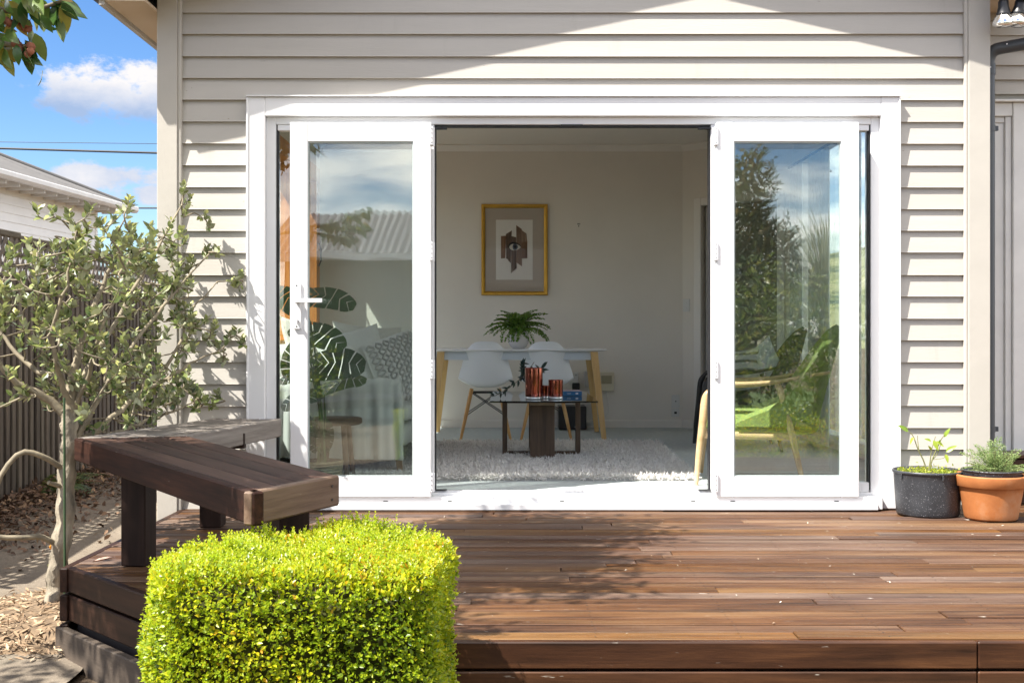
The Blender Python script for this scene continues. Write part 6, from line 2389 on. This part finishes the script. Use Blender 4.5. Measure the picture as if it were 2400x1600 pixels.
# knitted cushion with raised cable lattice
kc = thing('knitted_cushion', 'chunky cable-knit grey cushion at the right end of the sofa cushions', 'cushion', (-.74, 1.42, .70), 0)
kc.rotation_euler = (R(72), R(-14), R(52))
def kpt(u, w, up):
    x, y = u * 2 - 1, w * 2 - 1
    z = .085 * max(0, (1 - abs(x) ** 2.4)) ** .55 * max(0, (1 - abs(y) ** 2.4)) ** .55
    return Vector((x * .23, y * .23, z * up))
g = G(); g.grid(lambda u, w: tuple(kpt(u, w, 1)), 16, 16); g.grid(lambda u, w: tuple(kpt(1 - u, w, -1)), 16, 16); g.build('cover', M['linw'], kc)
M['knit'] = plain('knit_cable', (.44, .44, .42), .95, .1, 60, .6, 200)
g = G()
for k in range(7):
    for ph in (0, math.pi):
        P = []
        for i in range(29):
            w = .04 + .92 * i / 28
            u = (k + .5) / 7 + .055 * math.sin(i * 1.12 + ph)
            P.append(kpt(min(.98, max(.02, u)), w, 1) + Vector((0, 0, .006 + .004 * math.cos(i * 1.12 + ph))))
        g.tube(P, .0085, 5, False)
g.build('cable_knit', M['knit'], kc, kind='stuff')
# dried bunch on a stand behind the sofa
db = thing('dried_bouquet', 'dried brown and grey eucalyptus bunch behind the sofa cushions', 'bouquet', (-.93, 2.55, FZ))
M['dry'] = leafmat('dried_leaves', [(0, (.10, .085, .07)), (.5, (.28, .22, .17)), (1, (.52, .45, .38))], None, .7, .15)
g = G(); g.lathe([(.001, .56), (.05, .56), (.065, .62), (.05, .70), (.035, .74), (.04, .75)], 20); g.build('vase', M['ceramic'], db)
g = G(); g.lathe([(.001, .535), (.16, .535), (.16, .555), (.001, .557)], 24); g.tube([(0, 0, .02), (0, 0, .54)], .015, 8); g.lathe([(.001, 0), (.12, 0), (.12, .02), (.001, .022)], 24); g.build('stand', M['black'], db)
pos, tops = [], []
for k in range(15):
    a = rng.uniform(-3.1, 3.1); L_ = rng.uniform(.16, .32)
    e = Vector((L_ * math.cos(a) * .9, L_ * .4 * math.sin(a), .74 + rng.uniform(.02, .16)))
    g = G(); g.tube(curve_pts([(0, 0, .70), (e.x * .4, e.y * .4, .80), e], 6), .0022, 5); g.build('stem', M['twig'], db)
    for q in range(12):
        w = rng.uniform(.4, 1.05)
        pos.append((e.x * w + rng.gauss(0, .012), e.y * w + rng.gauss(0, .012), .70 + (e.z - .70) * w + rng.gauss(0, .014)))
place('foliage', scatter('foliage', leaf_template(.032, .026, .2, .2, 3), np.array(pos), frames(rand_dirs(len(pos)), rand_dirs(len(pos))), nr.uniform(.7, 1.3, len(pos)), M['dry']), db)
# stool and swiss-cheese plant by the glass
st_ = thing('stool', 'dark round-topped wooden stool beside the leafy pot plant', 'stool', (-1.035, .60, FZ))
g = G(); g.lathe([(.001, .335), (.14, .335), (.155, .345), (.155, .368), (.145, .375), (.001, .377)], 36); g.build('seat', M['walnut'], st_)
for k in range(4):
    a = R(40 + 90 * k)
    g = G(); g.tube([(.085 * math.cos(a), .085 * math.sin(a), .336), (.12 * math.cos(a), .12 * math.sin(a), 0)], .016, 10); g.build('leg', M['walnut'], st_)
bs = thing('woven_basket', 'round woven basket planter at the foot of the left door glass', 'basket', (-1.085, .34, FZ))
M['weave'] = plain('woven_cane', (.36, .31, .20), .85, .3, 40, .6, 120)
for k in range(9):
    z = .012 + k * .0165
    r = .105 + .022 * (z / .16) ** .8
    g = G(); g.lathe([(r - .006, z - .0085), (r + .004, z - .006), (r + .007, z), (r + .004, z + .006), (r - .006, z + .0085)], 32); g.build('cane_ring', M['weave'], bs)
g = G(); g.lathe([(.001, .004), (.098, .004), (.118, .15), (.10, .14), (.001, .135)], 32); g.build('liner', M['soil'], bs)
mo = thing('monstera_plant', 'split-leaved green house plant standing inside the left door glass', 'plant', (-1.085, .34, FZ + .135))
M['mons'] = leafmat('split_leaf', [(0, (.018, .055, .022)), (.6, (.035, .095, .028)), (1, (.075, .15, .035))], None, .3, .22, False)
M['monstem'] = plain('leaf_stalk', (.07, .13, .035), .5, .2, 20)


def monstera_mesh(L, Wd, seed):
    """heart-shaped leaf with deep notches, built as radial lobes"""
    r_ = random.Random(seed)
    g = G()
    n = 7
    for sd in (1, -1):
        for k in range(n):
            t0, t1 = k / n, (k + 1) / n
            gap = .05 if k < n - 1 else 0
            def rimp(t):
                a = math.pi * (1 - t) * .97
                rr = (1 - .18 * math.cos(a)) * (1 if t > .08 else .8)
                x = L * (.38 + .62 * math.cos(math.pi * (1 - t)) * (-1 if False else 1)) if False else L * (.40 - .60 * math.cos(math.pi * t))
                y = Wd * math.sin(math.pi * min(.999, t * .96 + .04)) ** .75
                return Vector((x, sd * y, 0))
            def mid(t):
                return Vector((L * max(0, min(1, .02 + .95 * t)), 0, 0))
            a, b = mid(t0 + .01), mid(t1 - .01)
            c, d_ = rimp(t0 + gap / n * 1.5), rimp(t1 - gap / n * .6)
            e = rimp((t0 + t1) / 2)
            def bend(p):
                q = abs(p.y) / Wd
                return (p.x, p.y, .10 * L * math.sin(p.x / L * 2.2) - .22 * L * max(0, p.x / L) ** 2 - .12 * Wd * q * q + .03 * Wd * math.sin(k * 2.1) * q)
            pts = [bend(a), bend(a.lerp(c, .62)), bend(c), bend(e * 1.01), bend(d_), bend(b.lerp(d_, .62)), bend(b)]
            idx = tuple(range(7)) if sd < 0 else tuple(reversed(range(7)))
            g.add(pts, [idx], True)
    return g.mesh('leaf', M['mons'])


mm = [monstera_mesh(.30, .125, 1), monstera_mesh(.25, .11, 2), monstera_mesh(.22, .09, 3)]
#       tip of stalk (world x, y, z), leaf direction, mesh, scale, up
leafs = [((-1.19, .42, 1.16), (.85, -.1, -.10), 0, 1.0, (0.1, -.5, .85)), ((-1.20, .36, .97), (.75, -.25, -.25), 0, .95, (.15, -.55, .8)), ((-1.12, .38, .76), (.95, -.15, .06), 0, .95, (-.1, -.75, .65)),
         ((-1.13, .40, .70), (-.75, -.2, -.05), 1, .8, (0, -.35, .95)), ((-1.07, .42, .63), (.85, -.1, .25), 0, .8, (0, -.4, .9)), ((-1.11, .36, .60), (-.8, -.25, -.25), 1, .85, (0, -.4, .9)),
         ((-1.22, .5, .88), (-.3, -.2, -.8), 1, .9, (-.4, -.8, .2)), ((-1.22, .45, 1.08), (-.5, .1, .4), 2, 1.0, (0, -.6, .8)), ((-1.10, .40, .28), (.2, -.3, .95), 2, .8, (.2, -.9, .2)), ((-1.14, .34, .32), (-.3, -.3, .9), 2, .8, (-.2, -.9, .2))]
bp_ = Vector((-1.085, .34, FZ + .135))
for p, d_, k, s, u in leafs:
    P = Vector(p) - bp_
    cp = curve_pts([(rng.gauss(0, .02), rng.gauss(0, .02), 0), (P.x * .25 + .02, P.y * .3, P.z * .45), (P.x * .8, P.y * .8, P.z * .92), P], 12)
    g = G(); g.tube(cp, [.0065 * (1 - .5 * i / 12) for i in range(13)], 7); g.build('stalk', M['monstem'], mo)
    r_ = frames(np.array([d_]), np.array([u]))[0]
    o = place('leaf', mm[k], mo)
    o.matrix_local = Matrix.Translation(P) @ Matrix(r_.tolist()).to_4x4() @ Matrix.Scale(s, 4)

# ---------------------------------------------------------------- what stands behind the viewer and shows in the panes
sh_ = thing('garden_shed', 'corrugated iron roofed shed mirrored in the left door glass', 'shed', (-.6, -14.5, -.42))
M['shedwall'] = plain('shed_wall', (.10, .095, .085), .8, .1, 3)
g = G(); g.box(-3.1, 3.0, -2.0, 1.5, 0, 2.7); g.build('wall', M['shedwall'], sh_)
M['shediron'] = plain('galvanised_iron', (.10, .095, .105), .5, .25, 5, stretch=(3, 1, 1))
g = G()
nx = 220
v, f = [], []
for i in range(nx + 1):
    x = -3.4 + 6.7 * i / nx
    w = .020 * math.cos(i * math.pi / 2 * 1.0)
    v += [(x, 1.75, 2.66 + w), (x, -.6, 3.52 + w), (x, -2.3, 2.9 + w)]
for i in range(nx):
    f += [(3 * i, 3 * i + 3, 3 * i + 4, 3 * i + 1), (3 * i + 1, 3 * i + 4, 3 * i + 5, 3 * i + 2)]
g.add(v, f, True); g.build('roof', M['shediron'], sh_)
g = G(); g.box(-3.4, 3.3, 1.76, 1.84, 2.55, 2.66); g.build('gutter', M['hinge'], sh_)
sw_ = thing('shed_window', 'x', 'x'); del sw_['label']; del sw_['category']; sw_.parent = sh_
g = G()
for x0, x1, z0, z1 in ((-.55, .55, 1.1, 1.16), (-.55, .55, 2.14, 2.2), (-.55, -.49, 1.16, 2.14), (.49, .55, 1.16, 2.14), (-.03, .03, 1.16, 2.14)): g.box(x0, x1, 1.49, 1.54, z0, z1)
g.build('frame', M['white2'], sw_)
g = G(); g.box(-.49, .49, 1.50, 1.515, 1.16, 2.14); g.build('pane', M['glass'], sw_)


def leafy(name, label, cat, loc, blobs, n_, L, mat, trunk_h, core=True):
    o = thing(name, label, cat, loc)
    g = G(); g.tube([(0, 0, 0), (.05, .02, trunk_h * .6), (0, 0, trunk_h)], [.12, .09, .05], 8); g.build('trunk', M['branch'], o)
    pos, nrm = [], []
    tot = sum(b[3] * b[4] for b in blobs)
    for bx_, by_, bz_, br, bh in blobs:
        k = int(n_ * br * bh / tot)
        d_ = rand_dirs(k)
        q = d_ * np.array([br, br, bh]) * (nr.rand(k, 1) ** .28)
        q += nr.normal(0, .07, q.shape) * br
        pos.append(q + np.array([bx_, by_, bz_])); nrm.append(d_)
    pos, nrm = np.concatenate(pos), np.concatenate(nrm)
    place('crown', scatter('crown', leaf_template(L, L * .5, .25, .2, 2), pos, frames(nrm * .5 + rand_dirs(len(pos)) * .8 + np.array([0, 0, .1]), nrm + rand_dirs(len(pos)) * .6), nr.uniform(.7, 1.3, len(pos)), mat), o, kind='stuff')
    return o


M['hedgeleaf'] = leafmat('tall_hedge_leaves', [(0, (.05, .09, .02)), (.5, (.14, .20, .035)), (.85, (.28, .30, .055)), (1, (.42, .38, .11))], None, .35, .4)
M['conifer'] = leafmat('conifer_sprays', [(0, (.04, .06, .02)), (.6, (.11, .13, .04)), (1, (.28, .18, .07))], None, .6, .3)
hb_ = [(x, rng.uniform(-.2, .2), 1.15 + rng.uniform(-.15, .2), .85, 1.25) for x in np.linspace(-2.6, 4.2, 9)]
leafy('tall_hedge', 'dense tall dark green hedge mirrored in the right door glass', 'hedge', (4.6, -11.6, -.42), hb_, 15000, .10, M['hedgeleaf'], 1.3)
leafy('conifer_tree', 'bushy brown-green conifer above the hedge mirrored in the right glass', 'tree', (4.2, -15.5, -.42), [(0, 0, 1.6, 1.3, 1.3), (.1, 0, 2.6, 1.0, 1.0), (-.2, 0, 3.3, .75, .8), (.2, 0, 4.0, .45, .75), (.55, 0, 3.0, .5, .4), (-.7, .1, 2.5, .5, .4)], 9000, .14, M['conifer'], 3.0)
leafy('low_box_hedge', 'low clipped green hedge mirrored at the foot of the right glass', 'hedge', (2.9, -5.35, -.42), [(x, 0, .30, .34, .36) for x in np.linspace(-1.15, 1.6, 9)], 9000, .035, M['box'], .3)
leafy('leafy_bush', 'broad dark bush mirrored low in the left door glass', 'bush', (-4.3, -10.5, -.42), [(x, 0, .7, .8, .8) for x in (-1.2, 0, 1.1)], 4500, .09, M['hedgeleaf'], .5)
pm_ = thing('plume_grass', 'tall arching plumes of pale grass mirrored in the right glass', 'grass', (6.2, -17.0, -.42))
M['plume'] = leafmat('plume_blades', [(0, (.20, .21, .13)), (1, (.42, .42, .30))], None, .7, .3)
pos, dd, uu, ss = [], [], [], []
for k in range(420):
    a = rng.uniform(0, 6.283); L_ = rng.uniform(2.2, 3.6)
    rad = rng.uniform(.2, 1.1)
    for q in range(7):
        tt = q / 7
        pos.append((rad * tt ** 1.6 * 1.5 * math.cos(a), rad * tt ** 1.6 * 1.5 * math.sin(a), .5 + L_ * (tt * 1.35 - .5 * tt * tt)))
        dd.append((rad * 2.2 * tt * math.cos(a), rad * 2.2 * tt * math.sin(a), L_ * (1.35 - 1.0 * tt) * .5)); uu.append((-math.cos(a), -math.sin(a), .5)); ss.append(1)
place('blades', scatter('blades', leaf_template(.6, .03, .1, .05, 2), np.array(pos), frames(np.array(dd), np.array(uu)), ss, M['plume']), pm_, kind='stuff')
M['lawn'] = plain('mown_lawn', (.085, .12, .03), .95, .35, 14, .6, 70)
lw = sheet('lawn', [(y, -7.5, 9.0) for y in np.linspace(-22, -13.0, 12)], .012, M['lawn'])
tag(lw, kind='structure')
